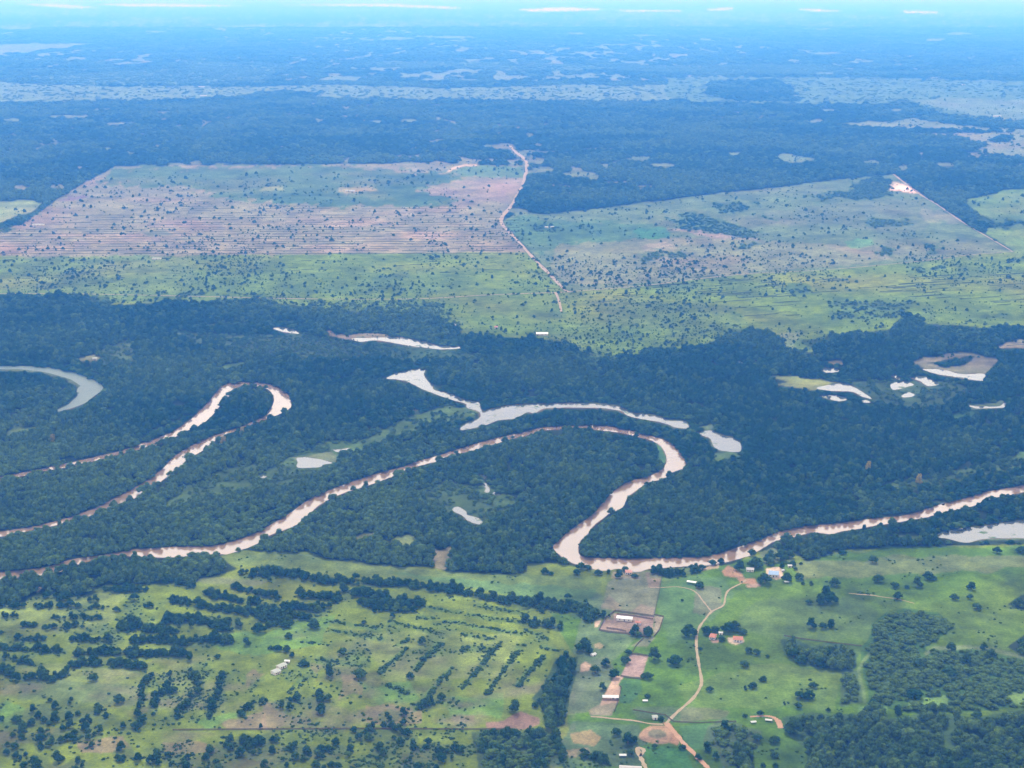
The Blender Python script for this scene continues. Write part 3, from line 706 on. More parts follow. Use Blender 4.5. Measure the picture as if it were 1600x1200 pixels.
# ------------------------------------------------------------------ ground sheet
def build_ground():
    STEP = 2
    cols = np.concatenate([[-9000, -4000, -1800, -900], np.arange(X0, X1, STEP), [2500, 3400, 5600, 10600]]).astype(float)
    rows = np.arange(Y1 - 1, Y0 - 1, -STEP).astype(float)
    inx = np.clip(cols, X0, X1 - 1)
    rx, ry = np.meshgrid(cols, rows)
    gx, gy = ground(rx, ry)
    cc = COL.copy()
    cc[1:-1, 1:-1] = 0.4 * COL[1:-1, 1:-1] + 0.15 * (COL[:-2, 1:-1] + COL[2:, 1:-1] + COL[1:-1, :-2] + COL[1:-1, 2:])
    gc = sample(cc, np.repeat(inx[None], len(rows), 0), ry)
    # carry the sheet on behind the camera
    bx = np.repeat(gx[:1], 2, 0)
    by = np.stack([np.full(len(cols), 300.0), np.full(len(cols), -6000.0)])
    gx = np.concatenate([bx[::-1] * np.array([[3.0], [1.0]]), gx])
    gy = np.concatenate([by[::-1], gy])
    gc = np.concatenate([np.repeat(gc[:1], 2, 0), gc])
    nr, nc = gx.shape
    V = np.stack([gx, gy, np.zeros_like(gx)], -1).reshape(-1, 3)
    i = np.arange(nr * nc).reshape(nr, nc)
    Fq = np.stack([i[:-1, :-1], i[:-1, 1:], i[1:, 1:], i[1:, :-1]], -1).reshape(-1, 4)
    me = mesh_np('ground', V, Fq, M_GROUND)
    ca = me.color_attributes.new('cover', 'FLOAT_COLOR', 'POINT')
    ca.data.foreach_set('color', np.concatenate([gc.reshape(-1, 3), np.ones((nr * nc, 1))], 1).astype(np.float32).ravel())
    tag(link('ground', me), kind='structure')


# ------------------------------------------------------------------ flat sheets: water and roads
def resample(pts, n, closed=False):
    p = np.array(pts, float)
    if closed:
        p = np.vstack([p, p[:1]])
    # Catmull-Rom through the points, then even steps
    q = []
    m = len(p)
    for k in range(m - 1):
        p0 = p[k - 1] if k else (p[-2] if closed else p[0])
        p3 = p[k + 2] if k + 2 < m else (p[1] if closed else p[-1])
        for t in np.linspace(0, 1, 6, endpoint=False):
            q.append(0.5 * ((2 * p[k]) + (-p0 + p[k + 1]) * t + (2 * p0 - 5 * p[k] + 4 * p[k + 1] - p3) * t * t + (-p0 + 3 * p[k] - 3 * p[k + 1] + p3) * t ** 3))
    if not closed:
        q.append(p[-1])
    return np.array(q)


def sheet(name, poly, m, z, rough=0.5):
    p = np.array(poly, float)
    q = resample(p, 0, True)
    n = len(q)
    jit = np.array([random.uniform(-1, 1) for _ in range(n)])[:, None]
    t = np.roll(q, -1, 0) - np.roll(q, 1, 0)
    t /= np.linalg.norm(t, axis=1)[:, None] + 1e-9
    q = q + np.stack([-t[:, 1], t[:, 0]], 1) * jit * rough
    x, y = ground(q[:, 0], np.maximum(q[:, 1], 1))
    bm = bmesh.new()
    vs = [bm.verts.new((a, b, z)) for a, b in zip(x, y)]
    es = [bm.edges.new((vs[k], vs[(k + 1) % n])) for k in range(n)]
    bmesh.ops.triangle_fill(bm, use_beauty=True, use_dissolve=False, edges=es, normal=(0, 0, 1))
    for f in bm.faces:
        if f.normal.z < 0:
            f.normal_flip()
    me = bpy.data.meshes.new(name)
    bm.to_mesh(me)
    bm.free()
    me.materials.append(m)
    return tag(link(name, me), kind='structure')


sheet('river', RIVER, M_RIVER, 0.10, 0.5)
sheet('river', LOOP, M_RIVER, 0.10, 0.4)
sheet('oxbow_lake', WEEDY[1:-1], M_WEEDY, 0.06, 0.3)
for nm, poly in LAKES:
    sheet(nm, poly, M_WEEDY if poly[0] == (132, 592) else M_LAKE, 0.10, 0.3)


def road(name, pts, w, m, z):
    """A worn track: strip along a polyline, width in metres per point or constant."""
    q = resample(pts, 0)
    x, y = ground(q[:, 0], q[:, 1])
    p = np.stack([x, y], 1)
    t = np.gradient(p, axis=0)
    t /= np.linalg.norm(t, axis=1)[:, None]
    nrm = np.stack([-t[:, 1], t[:, 0]], 1)
    ww = np.interp(np.linspace(0, 1, len(q)), np.linspace(0, 1, len(w)), w) if hasattr(w, '__len__') else np.full(len(q), float(w))
    ww = ww * np.array([random.uniform(.65, 1.2) for _ in q])
    a, b = p + nrm * ww[:, None] / 2, p - nrm * ww[:, None] / 2
    v = np.concatenate([a, b])
    n = len(q)
    f = [(k + n, k + n + 1, k + 1, k) for k in range(n - 1)]
    me = mesh_np(name, np.concatenate([v, np.full((len(v), 1), z)], 1), f, m)
    return tag(link(name, me), kind='structure')


TRACK = [(1041, 1130), (1058, 1113), (1082, 1092), (1094, 1074), (1096, 1062), (1092, 1038), (1088, 1008), (1091, 984), (1103, 966), (1113, 955), (1130, 946), (1134, 930), (1140, 921), (1157, 912), (1166, 906)]
road('dirt_track', TRACK, [3.4, 3.0, 2.6, 2.4, 2.4, 2.2, 2.0], M_TRACK, 0.12)
road('dirt_track', [(1112, 956), (1104, 946), (1096, 936), (1090, 928), (1079, 921), (1058, 917), (1036, 918), (1016, 918)], [2.0, 1.8, 1.6, 1.3], M_TRACK, 0.16)
road('dirt_road', [(1041, 1130), (1050, 1140), (1061, 1153), (1071, 1165), (1083, 1176), (1094, 1188), (1106, 1200), (1125, 1225), (1160, 1280)], 4.6, M_CLAY, 0.20)
road('dirt_track', [(923, 1120), (940, 1121), (956, 1123), (989, 1126), (1016, 1131), (1036, 1132)], [1.8, 2.6, 2.2, 2.4], M_TRACK, 0.24)
road('dirt_track', [(1172, 1120), (1186, 1119), (1198, 1119), (1208, 1121), (1216, 1127), (1220, 1138)], [2.5, 3.0, 4.0, 6.0], M_CLAY, 0.12)
road('dirt_track', [(1326, 927), (1345, 929), (1362, 930), (1380, 933), (1402, 936), (1429, 943)], [1.0, 2.2, 1.5, 1.2], M_TRACK, 0.12)
road('dirt_track', [(1000, 1182), (1006, 1172), (996, 1170), (1004, 1190), (1010, 1202)], [2, 4, 4, 4], M_TRACK, 0.12)
road('dirt_road', [(797, 228), (806, 238), (820, 249), (823, 262), (816, 290), (800, 320), (783, 346), (808, 375), (835, 405), (862, 432), (880, 451), (888, 456)], [14, 14, 11, 10, 8, 7], M_FARROAD, 0.30)
road('dirt_road', [(868, 457), (872, 466), (875, 476), (877, 487)], 5, M_FARROAD, 0.34)
road('dirt_road', [(892, 456), (870, 457), (760, 461), (650, 467), (480, 467), (300, 463), (100, 459), (-100, 459)], [6, 5, 4, 4, 3], M_FARROAD, 0.26)
road('dirt_road', [(888, 456), (1000, 447), (1090, 436), (1180, 427), (1285, 422), (1420, 410), (1510, 399), (1585, 393)], [4, 3.5, 3, 3], M_FARROAD, 0.38)
road('dirt_road', [(1396, 272), (1435, 302), (1465, 320), (1504, 347), (1555, 377), (1582, 393)], [9, 7, 5, 3], M_FARROAD, 0.30)


# ------------------------------------------------------------------ trees
def crown_mesh(name, seed, lobes, spread, flat, m, leaves=460):
    """Crown of unit radius: rough leaf clumps heaped through its volume, loose sprays round the outline."""
    r = random.Random(seed)
    bm = bmesh.new()
    cs = []
    for k in range(lobes):
        a = r.uniform(0, 6.283)
        d = (spread + .08) * math.sqrt(r.random()) if k else 0
        h = 0.62 + 0.55 * flat * (1 - (d / max(spread, .01)) ** 2) * r.uniform(.6, 1.1) + (0.25 * flat if k == 0 else 0)
        s = r.uniform(.20, .45) if k else 0.46
        cs.append((Vector((d * math.cos(a), d * math.sin(a), h)), s))
    for c, s in cs:
        res = bmesh.ops.create_icosphere(bm, subdivisions=2, radius=1.0)
        for v in res['verts']:
            k = 1 + 0.30 * (r.random() - .5)
            v.co = c + Vector((v.co.x * s * k, v.co.y * s * k, v.co.z * s * .8 * k))
    for _ in range(leaves):
        c, s = r.choice(cs)
        th, z = r.uniform(0, 6.283), r.uniform(-.45, 1)
        d = Vector((math.sqrt(1 - z * z) * math.cos(th), math.sqrt(1 - z * z) * math.sin(th), z * .8))
        p = c + d * s * r.uniform(.95, 1.42)
        w = r.uniform(.05, .13)
        ax = Vector((r.uniform(-1, 1), r.uniform(-1, 1), r.uniform(-.4, .4))).normalized()
        ay = d.cross(ax).normalized()
        q = [bm.verts.new(p + ax * w * i_ + ay * w * j_) for i_, j_ in ((-1, -.7), (1, -.7), (.8, .8), (-.8, .8))]
        bm.faces.new(q)
    me = bpy.data.meshes.new(name)
    bm.to_mesh(me)
    bm.free()
    me.materials.append(m)
    return me


def trunk_mesh():
    """Tapered trunk with three limbs reaching into the crown (unit crown radius)."""
    bm = bmesh.new()

    def limb(a, b, ra, rb):
        d = (b - a).normalized()
        x = d.orthogonal().normalized()
        y = d.cross(x)
        rings = []
        for p, rr in ((a, ra), ((a + b) / 2, (ra + rb) / 2 * 1.02), (b, rb)):
            rings.append([bm.verts.new(p + (x * math.cos(t) + y * math.sin(t)) * rr) for t in np.linspace(0, 6.283, 8)[:-1]])
        for r0, r1 in zip(rings, rings[1:]):
            for k in range(7):
                bm.faces.new((r0[k], r0[(k + 1) % 7], r1[(k + 1) % 7], r1[k]))
    limb(Vector((0, 0, -.02)), Vector((.02, .01, .5)), .075, .055)
    limb(Vector((.02, .01, .48)), Vector((.4, .1, .85)), .045, .02)
    limb(Vector((.02, .01, .48)), Vector((-.3, .25, .85)), .045, .02)
    limb(Vector((.02, .01, .48)), Vector((-.05, -.32, .9)), .045, .02)
    me = bpy.data.meshes.new('trunk')
    bm.to_mesh(me)
    bm.free()
    me.materials.append(M_BARK)
    return me


CROWNS = [crown_mesh('crown', 3, 15, .58, 1.0, M_LEAF), crown_mesh('crown', 7, 18, .66, .75, M_LEAF), crown_mesh('crown', 12, 11, .52, 1.25, M_LEAF),
          crown_mesh('crown', 21, 17, .70, .9, M_LEAF), crown_mesh('crown', 29, 10, .62, .6, M_LEAF)]
CROWN_YELLOW = crown_mesh('crown', 35, 11, .58, .9, M_YELLOW)
BUSHES = [crown_mesh('bush', 41, 7, .6, .35, M_LEAF, 160), crown_mesh('bush', 45, 9, .66, .3, M_LEAF, 160)]
for b_ in BUSHES:        # bushes sit on the ground
    for v in b_.vertices:
        v.co.z = max(-0.05, (v.co.z - .28) * .9)
TRUNK = trunk_mesh()

cand = []     # (x, y, crown width m, label, group, forced, kind)


def put(px, py, wpx, label, group='single trees in the farm pastures', kind='tree', forced=True):
    """A tree whose foot shows at (px, py) and whose crown is wpx photograph pixels wide."""
    x, y = ground(px, py)
    cand.append((float(x), float(y), wpx * metres(py), label, group, forced, kind))


scrub_pts = []      # low growth round the feet of the hedges


def hedge(label, group, pts, w, size, kind='tree', gap=0.42):
    """Trees along a polyline (photograph pixels), scattered w pixels up and down."""
    if kind == 'tree' and group.startswith('trees in the slanting'):
        gap *= 1.9
        w *= 1.7
        size = (size[0] * .66, size[1] * .85)
        pts = [(a + random.gauss(0, 2), b + random.gauss(0, 2)) for a, b in resample(pts, 0)[::4]] + [pts[-1]]
    q = resample(pts, 0)
    x, y = ground(q[:, 0], q[:, 1])
    seg = np.hypot(np.diff(x), np.diff(y))
    L = seg.sum()
    s = np.concatenate([[0], np.cumsum(seg)])
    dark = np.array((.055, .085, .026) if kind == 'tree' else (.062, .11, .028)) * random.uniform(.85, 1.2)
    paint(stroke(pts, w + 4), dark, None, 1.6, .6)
    d = random.uniform(0, 2)
    while d < L:
        if random.random() < .07:
            d += random.uniform(3, 8)
        k = random.uniform(*size)
        cx, cy = np.interp(d, s, x), np.interp(d, s, y)
        ppx, ppy = pixel(cx, cy)
        n = max(1, int(w / (3.4 if 'hedge' in group and kind == 'tree' else 5)))
        for _ in range(n):
            put(float(ppx) + random.gauss(0, 1.6), float(ppy) + random.gauss(0, w * .30), k * random.choice((.5, .65, .8, .9, 1.0, 1.1, 1.25)) / metres(float(ppy)), label, group, kind, False)
        for _ in range(random.choice((0, 1, 1, 2, 3)) * (3 if 'ragged' in group or 'slanting rows' in group else 1)):
            scrub_pts.append((float(ppx) + random.gauss(0, 5), float(ppy) + random.gauss(0, w * .7), random.uniform(1.3, 3.4)))
        d += k * gap * random.uniform(.7, 1.35)


# --- single trees round the farm: foot x, foot y, crown width (photograph pixels), label
for px, py, w, lab in (
        (1076, 993, 25, 'round dark tree beside the winding track, opposite the terracotta houses'),
        (1056, 1037, 27, 'large round tree alone in the paddock between bare earth yard and track'),
        (1022, 1031, 22, 'broad tree touching the top right corner of the bare earth yard'),
        (1011, 1060, 20, 'dense dark tree at the bottom right corner of the bare earth yard'),
        (977, 1036, 18, 'lower of two trees against the left edge of the bare earth yard'),
        (981, 1022, 13, 'smaller upper tree of the pair at the bare yard left corner'),
        (960, 1058, 20, 'dull green tree where the bare yard meets the sandy pen'),
        (947, 1040, 15, 'slim tree in rough grass between sand patch and bare yard'),
        (930, 1052, 18, 'wide low tree just right of the small pinkish bare patch'),
        (941, 1078, 14, 'faint grey green tree left of the long sandy pen'),
        (905, 1017, 21, 'left tree of the dark clump beside a sand patch above the wood strip'),
        (918, 1019, 20, 'right tree of the dark clump touching the sand patch'),
        (914, 1008, 17, 'top tree of the dark clump left of the sand patch'),
        (1011, 1090, 10, 'tiny tree with a small white object at its foot'),
        (1033, 1126, 11, 'small dark tree touching the little grey hut'),
        (962, 1148, 18, 'dark tree left of the turning circle below the lane'),
        (981, 1163, 22, 'large dark tree below left of the turning circle'),
        (992, 1160, 14, 'tree overhanging the top of the sandy wedge at the picture bottom'),
        (1023, 1169, 11, 'small tree on the lower rim of the turning circle'),
        (1066, 1170, 13, 'tree overhanging the clay road just below the turning circle'),
        (1090, 1187, 14, 'second tree overhanging the clay road near the picture bottom'),
        (985, 1180, 14, 'dark tree above the pale roof at the picture bottom'),
        (805, 1112, 22, 'dark round tree above the reddish ploughed plot'),
        (836, 1105, 12, 'small dark tree right above the reddish ploughed plot'),
        (1104, 990, 18, 'dark tree behind the smaller terracotta house'),
        (1116, 986, 16, 'dark tree between the two terracotta houses, left of the white hut'),
        (1138, 987, 24, 'broad dark tree behind the white hut'), (1148, 984, 22, 'tall dark tree directly behind the larger terracotta house'),
        (1160, 990, 16, 'dark tree behind the right end of the larger terracotta house'),
        (1127, 1001, 13, 'dark tree in front of the white hut between the terracotta houses'),
        (1170, 1020, 13, 'thin tree just below right of the larger terracotta house'), (1182, 1023, 15, 'spreading tree right of the thin tree below the terracotta house'),
        (1199, 1027, 8, 'slender upright tree alone in grass right of the terracotta houses'),
        (1163, 1042, 18, 'grey green round tree with a shadowed foot below the terracotta houses'),
        (1193, 1064, 14, 'compact oval tree alone in the bright grass below the houses'),
        (1177, 1075, 15, 'flat topped tree beside a thinner one below the houses'), (1164, 1078, 8, 'thin tree left of the flat topped tree below the houses'),
        (1109, 1080, 12, 'small round tree alone right of the winding track bend'),
        (1094, 1015, 7, 'very small tree at the track edge below the terracotta houses'),
        (1164, 1120, 9, 'small tree left end above the curved sandy drive'), (1188, 1117, 11, 'taller tree standing on the curved sandy drive'),
        (1093, 918, 16, 'round dark tree touching the white shed near the river'), (1066, 939, 6, 'tiny dark tree alone in paddock below the white shed'),
        (951, 896, 9, 'small dark tree on the bare bank, left of the riverside house'), (967, 902, 15, 'dark tree against the left wall of the riverside house'), (977, 892, 12, 'tree behind the riverside house at the water edge'),
        (992, 902, 12, 'round dark tree against the right wall of the riverside house'), (935, 898, 13, 'low tree on the river bank beside bare sand'),
        (901, 897, 13, 'small tree below the river bend at the head of the grass strip'), (908, 889, 18, 'dark tree on the bank inside the river bend'), (918, 890, 15, 'dark tree at the tip of the bank inside the river bend'),
        (851, 896, 13, 'dark shrubby tree in the rough grass near the river bend'), (861, 898, 10, 'smaller shrubby tree in rough grass near the river bend'),
        (1113, 882, 15, 'dark tree on the river edge by the sandy landing'), (1127, 880, 12, 'smaller tree on the river edge right of the sandy landing'),
        (1156, 891, 19, 'dull bluish tree right of the orange clay yard top'), (1180, 887, 24, 'big tree between the river and the grey roofed shed'), (1175, 868, 15, 'tree on the water edge above the farmyard'),
        (1195, 912, 22, 'dense dark tree left of the blue roofed house'), (1203, 878, 20, 'left crown of the big trees above the blue roofed house'), (1220, 876, 24, 'widest of the big trees above the blue roofed house'),
        (1234, 872, 16, 'right crown of the big trees above the blue roofed house'), (1184, 886, 16, 'dark tree left of the sandy yard, above the blue roofed house'), (1222, 889, 12, 'low tree behind the blue roofed house right corner'),
        (1229, 908, 18, 'broad dull tree just right of the blue roofed house'), (1239, 884, 13, 'dark tree over the small white shed'), (1243, 891, 8, 'small dark bushy tree below the small white shed'),
        (1249, 906, 16, 'round tree right of the farmyard by itself'), (1255, 913, 7, 'small thin tree below the round tree right of the farmyard'), (1267, 914, 8, 'small pointed tree at the end of the farmyard row'),
        (1252, 882, 6, 'tiny dark tree in bright grass right of the small white shed'), (1305, 916, 17, 'flat dark tree with a pale top by the fence line, right of the farmyard'), (1317, 866, 13, 'tree standing just off the river wood corner'),
        (1282, 942, 22, 'left crown of the large clump in the pasture right of the farmyard'), (1298, 941, 22, 'right crown of the large clump in the pasture right of the farmyard'), (1290, 931, 21, 'top crown of the large clump in the pasture right of the farmyard'),
        (1264, 944, 13, 'small round tree attached to the left of the large pasture clump'),
        (1363, 879, 17, 'round tree alone on the dry strip below the lakeside wood'), (1372, 909, 18, 'round tree alone below the dry strip'), (1397, 918, 16, 'ragged tree left of a small one below the dry strip'),
        (1417, 919, 9, 'small thin tree between a ragged tree and a round one'), (1403, 936, 15, 'dark tree standing on the faint sandy trail'), (1433, 917, 18, 'round tree next to the largest pair below the dry strip'),
        (1449, 905, 20, 'largest dark tree below the dry strip'), (1459, 906, 10, 'small tree leaning against the largest one below the dry strip'), (1518, 921, 17, 'round tree far along the upper right pasture'),
        (1526, 952, 18, 'lower round tree of the far right pasture'), (1516, 936, 12, 'small tree between two round ones in the far right pasture'), (1491, 937, 14, 'pale low tree left of the far right round trees'),
        (1558, 864, 14, 'flat tree near the lakeside wood at the right'), (1596, 864, 18, 'dark tree at the right edge below the lake'),
        (1267, 982, 18, 'left tree of the small three tree grove in the open pasture'), (1285, 982, 16, 'middle tree of the small three tree grove in the open pasture'), (1298, 980, 16, 'right tree of the small three tree grove in the open pasture'),
        (1538, 1015, 13, 'tall thin tree beside the pale path through scrub'), (1486, 1017, 17, 'round tree on the upper edge of the scrub by the pale path'), (1459, 1020, 12, 'small tree at the lower tip of the leafy lobe'),
        (1549, 1029, 19, 'dark round tree in scrub below the tall thin one'), (1510, 1038, 21, 'large dark tree in scrub below the pale path'), (1483, 1056, 27, 'largest dark tree in the middle of the scrub'),
        (1435, 1044, 23, 'dark tree in scrub under the leafy lobe'), (1429, 1092, 27, 'broad dark tree at the lower middle of the scrub'),
        (1250, 1091, 21, 'left crown of the clump on brownish grass above the bottom wood'), (1265, 1091, 20, 'right crown of the clump on brownish grass above the bottom wood'), (1271, 1074, 15, 'round tree just above the clump on brownish grass'),
        (1247, 1106, 14, 'small tree just below the clump on brownish grass'), (1225, 1101, 6, 'tiny tree on brownish grass left of a clump'), (1333, 1123, 12, 'round tree in the bright glade above the bottom wood'),
        (1402, 1116, 19, 'dark tree on the rim of the bottom wood by the bright glade'), (1364, 1107, 18, 'dark tree at the foot of the narrow pale path'), (1310, 1122, 14, 'tree on the upper rim of the bottom wood'), (1453, 1111, 13, 'small tree on the scrub lower edge'),
        (1526, 1122, 19, 'dark tree on the rim of the bottom wood at the right'), (1294, 1112, 8, 'thin small tree above the rim of the bottom wood'),
        (1240, 1028, 23, 'leftmost dark tree of the belt stepping down beside the scrub'), (1253, 1036, 21, 'second dark tree of the belt stepping down beside the scrub'), (1279, 1043, 21, 'lower dark tree in the belt stepping down beside the scrub'), (1294, 1030, 18, 'upper tree in the belt stepping down beside the scrub'),
        (1210, 1160, 19, 'dark tree below the curved sandy drive'), (1210, 1183, 14, 'tree second from the bottom in the grass column under the sandy drive'), (1192, 1199, 11, 'left tree of the lowest pair under the sandy drive'), (1211, 1199, 11, 'right tree of the lowest pair under the sandy drive'),
        (1183, 1158, 19, 'dark tree left of the one below the sandy drive'), (1132, 1144, 20, 'dark tree left under the curved sandy drive start'), (1104, 1172, 17, 'grey green tree right of the clay road'), (1166, 1182, 22, 'large dark tree in the clump at the picture bottom'),
        (1158, 1196, 20, 'dark tree at the lowest edge of the bottom clump'), (1118, 1186, 13, 'low tree between the clay road and the bottom clump'),
        (475, 1040, 16, 'round tree just right of the two pale sheds'), (423, 1014, 10, 'left tree of the row above the two pale sheds'), (434, 1016, 16, 'widest tree of the row above the two pale sheds'), (448, 1018, 14, 'third tree of the row above the two pale sheds'), (457, 1026, 11, 'last small tree of the row above the two pale sheds'),
        (451, 997, 14, 'dark tree on a bare patch above the sheds row'), (490, 981, 20, 'dark tree at the end of the grassy lane'), (535, 1022, 17, 'dark tree in the pasture right of the pale sheds'), (514, 1055, 20, 'dark tree at the end of a ditch, left of a pink bare strip'), (562, 1058, 25, 'largest dark tree right of the pink bare strip'),
        (660, 1005, 15, 'small oval tree among the slanting hedge rows'), (661, 1032, 12, 'small tree growing on a slanting hedge row'), (641, 1060, 15, 'shrubby tree at the foot of the slanting hedge rows'), (569, 974, 10, 'tiny round tree above the slanting hedge rows'), (613, 965, 10, 'tiny tree on bright grass below the hedge belt'),
        (145, 1063, 18, 'dark tree alone left of the oval bare patch'), (186, 1098, 17, 'round dark tree at the foot of a cleared strip'), (182, 955, 12, 'dark tree alone near the sandy trail'), (385, 1008, 16, 'dark tree alone at the end of the dark hedges'), (405, 988, 22, 'low wide tree left of the grassy lane'),
        (340, 1028, 12, 'small dark tree below the end of the dark hedges'), (210, 938, 16, 'low dark tree below the river wood left')):
    put(px, py, w, lab)

# --- hedge rows and lines of trees: label, group, polyline, spread, crown sizes in metres
HED = 'trees of the long hedge below the pale grass strip'
hedge('dark tree in the long hedge below the pale grass strip', HED, [(404, 893), (430, 896), (484, 904), (520, 910), (568, 911), (592, 912), (649, 915), (700, 923), (760, 935), (820, 942)], 9, (6.5, 9.5))
hedge('dark tree in the long hedge below the pale grass strip', HED, [(810, 944), (860, 947), (900, 953), (925, 958)], 15, (7, 10.5))
hedge('dark tree in the long hedge below the pale grass strip', HED, [(535, 927), (580, 931), (610, 941), (640, 945), (664, 948)], 12, (7, 10))
hedge('dark tree in the long hedge below the pale grass strip', HED, [(560, 944), (590, 948), (640, 953)], 9, (7, 10))
hedge('dark tree in the clump where the long hedge meets the farm', 'trees where the long hedge meets the farm', [(818, 970), (836, 975), (858, 978), (875, 982)], 9, (7, 11))
hedge('dark tree in the clump where the long hedge meets the farm', 'trees where the long hedge meets the farm', [(912, 974), (920, 966), (933, 962)], 14, (8, 11))
hedge('dark tree in the clump left of the corral', 'trees left of the corral', [(940, 965), (948, 962), (957, 962)], 8, (6, 8))
hedge('dark tree along the lower corral fence', 'trees along the lower corral fence', [(988, 990), (1000, 994), (1012, 992), (1018, 986)], 6, (6.5, 9))
BK = 'trees of the river bank hedge beside the paddock'
hedge('dark tree in the river bank hedge beside the paddock', BK, [(1019, 894), (1045, 899), (1070, 896), (1097, 891)], 8, (6, 8.5))
GL = 'trees of the dark hedge rows at the upper left of the pasture'
for pts, w in (([(375, 897), (400, 900), (425, 905)], 6), ([(360, 917), (390, 924), (420, 932), (440, 936)], 6), ([(466, 930), (500, 933), (529, 937)], 7), ([(267, 936), (300, 945), (330, 951), (372, 955), (420, 962), (460, 950), (511, 953)], 8), ([(321, 928), (345, 934), (390, 942), (420, 948), (470, 950)], 7),
               ([(400, 962), (430, 967), (487, 965)], 8), ([(418, 976), (454, 976)], 8), ([(186, 985), (210, 978), (245, 984), (262, 970)], 13), ([(264, 968), (300, 970), (345, 975), (372, 976)], 12), ([(250, 986), (275, 990)], 7), ([(336, 985), (365, 987)], 6),
               ([(204, 1005), (240, 1000), (285, 1006), (320, 1000), (366, 1004)], 9), ([(117, 1024), (150, 1021), (186, 1021), (228, 1024), (270, 1022), (297, 1028)], 8), ([(111, 1040), (150, 1038), (195, 1040), (231, 1046)], 7), ([(111, 1000), (150, 1002), (183, 1002)], 6)):
    hedge('dark tree in the short hedge rows at the upper left of the pasture', GL, pts, w, (6, 9.5))
RW = 'trees on the rim of the river wood at the left'
for pts, w in (([(162, 922), (204, 923), (231, 924)], 5), ([(216, 908), (255, 908), (303, 917)], 6), ([(70, 932), (100, 936), (129, 932)], 7), ([(0, 945), (20, 950), (39, 948)], 6)):
    hedge('dark tree on the rim of the river wood at the left', RW, pts, w, (6, 8.5))
LS = 'small trees in short broken rows at the far left'
for pts in ([(93, 948), (123, 949)], [(132, 951), (160, 951)], [(51, 948), (80, 949)], [(3, 965), (27, 965)], [(80, 966), (100, 965)], [(112, 966), (162, 966)], [(36, 979), (54, 979)], [(68, 980), (88, 980)], [(98, 981), (130, 979)], [(24, 1000), (72, 1001)], [(0, 1014), (42, 1016)], [(51, 1017), (99, 1018)],
            [(0, 1028), (24, 1029)], [(27, 1036), (60, 1038)], [(137, 940), (152, 940)], [(225, 948), (242, 948)], [(0, 990), (6, 988)]):
    hedge('small tree in the short broken rows at the far left', LS, pts, 5, (5, 7.5))
hedge('dark tree in the uneven row at the far left below the broken rows', 'trees of the uneven row at the far left', [(0, 1050), (12, 1048), (25, 1060), (63, 1062), (70, 1052), (76, 1066), (108, 1050)], 7, (6.5, 9))
DG = 'trees in the slanting rows at the lower left'
for pts, w in (([(237, 1050), (222, 1080), (212, 1108)], 5), ([(265, 1050), (261, 1068), (249, 1092), (240, 1116)], 6), ([(303, 1056), (312, 1078), (294, 1096), (273, 1124)], 7), ([(357, 1050), (345, 1066), (346, 1082), (333, 1100), (327, 1120)], 7),
               ([(250, 1085), (280, 1080)], 6), ([(414, 1090), (392, 1102), (372, 1115)], 5)):
    hedge('tree in the slanting rows at the lower left', DG, pts, w, (5.5, 8.5))
BL = 'trees of the ragged clumps along the bottom left'
for pts, w in (([(45, 1108), (55, 1122), (66, 1134)], 18), ([(85, 1100), (100, 1108), (108, 1125)], 16), ([(126, 1104), (145, 1112), (160, 1125), (175, 1136)], 20), ([(186, 1134), (228, 1140)], 8), ([(30, 1118), (20, 1138), (8, 1146)], 6), ([(27, 1150), (20, 1175), (14, 1200)], 7),
               ([(78, 1142), (75, 1160), (66, 1178)], 12), ([(100, 1145), (120, 1150)], 8), ([(195, 1157), (190, 1180), (188, 1200)], 5), ([(246, 1168), (238, 1196)], 6), ([(285, 1180), (275, 1200)], 9), ([(357, 1146), (358, 1170), (362, 1195)], 13), ([(399, 1148), (412, 1165)], 18), ([(135, 1140), (145, 1160)], 8),
               ([(405, 1150), (400, 1190)], 12), ([(466, 1155), (468, 1198)], 7), ([(523, 1152), (528, 1190)], 6), ([(500, 1115), (498, 1090)], 12), ([(552, 1110), (570, 1150), (580, 1195)], 12), ([(600, 1165), (598, 1190)], 12), ([(612, 1150), (640, 1152)], 14), ([(660, 1155), (675, 1195)], 13), ([(690, 1165), (720, 1190)], 14),
               ([(610, 1110), (618, 1130)], 10), ([(655, 1098), (680, 1108)], 8), ([(430, 1105), (470, 1100)], 7), ([(60, 1185), (50, 1205)], 10), ([(105, 1195), (130, 1205)], 8), ([(320, 1190), (340, 1205)], 9), ([(440, 1200), (430, 1180)], 7), ([(505, 1180), (515, 1205)], 9), ([(640, 1190), (650, 1206)], 9)):
    bx_, by_ = np.mean([p[0] for p in pts]), np.mean([p[1] for p in pts])
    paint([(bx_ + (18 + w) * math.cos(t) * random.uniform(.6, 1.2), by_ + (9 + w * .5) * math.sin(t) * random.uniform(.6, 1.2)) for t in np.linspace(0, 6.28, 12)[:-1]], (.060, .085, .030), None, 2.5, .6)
    for k in range(random.randint(3, 5) + int(w / 4)):
        qx, qy = bx_ + random.gauss(0, 10 + w * .4), by_ + random.gauss(0, 7 + w * .25)
        put(qx, qy, random.uniform(4, 9) / metres(qy), 'dark tree in the ragged clumps along the bottom left', BL, 'tree', False)
    for k in range(16):
        scrub_pts.append((bx_ + random.gauss(0, 20 + w), by_ + random.gauss(0, 12 + w * .4), random.uniform(1.5, 4.2)))
RB = 'trees of the wood below the reddish plot'
for pts, w in (([(745, 1152), (790, 1150), (850, 1146)], 10), ([(750, 1170), (785, 1180), (780, 1200)], 16), ([(825, 1165), (850, 1180), (840, 1200)], 18), ([(868, 1150), (880, 1185)], 12)):
    hedge('dark tree in the wood below the reddish plot', RB, pts, w, (6.5, 9.5))
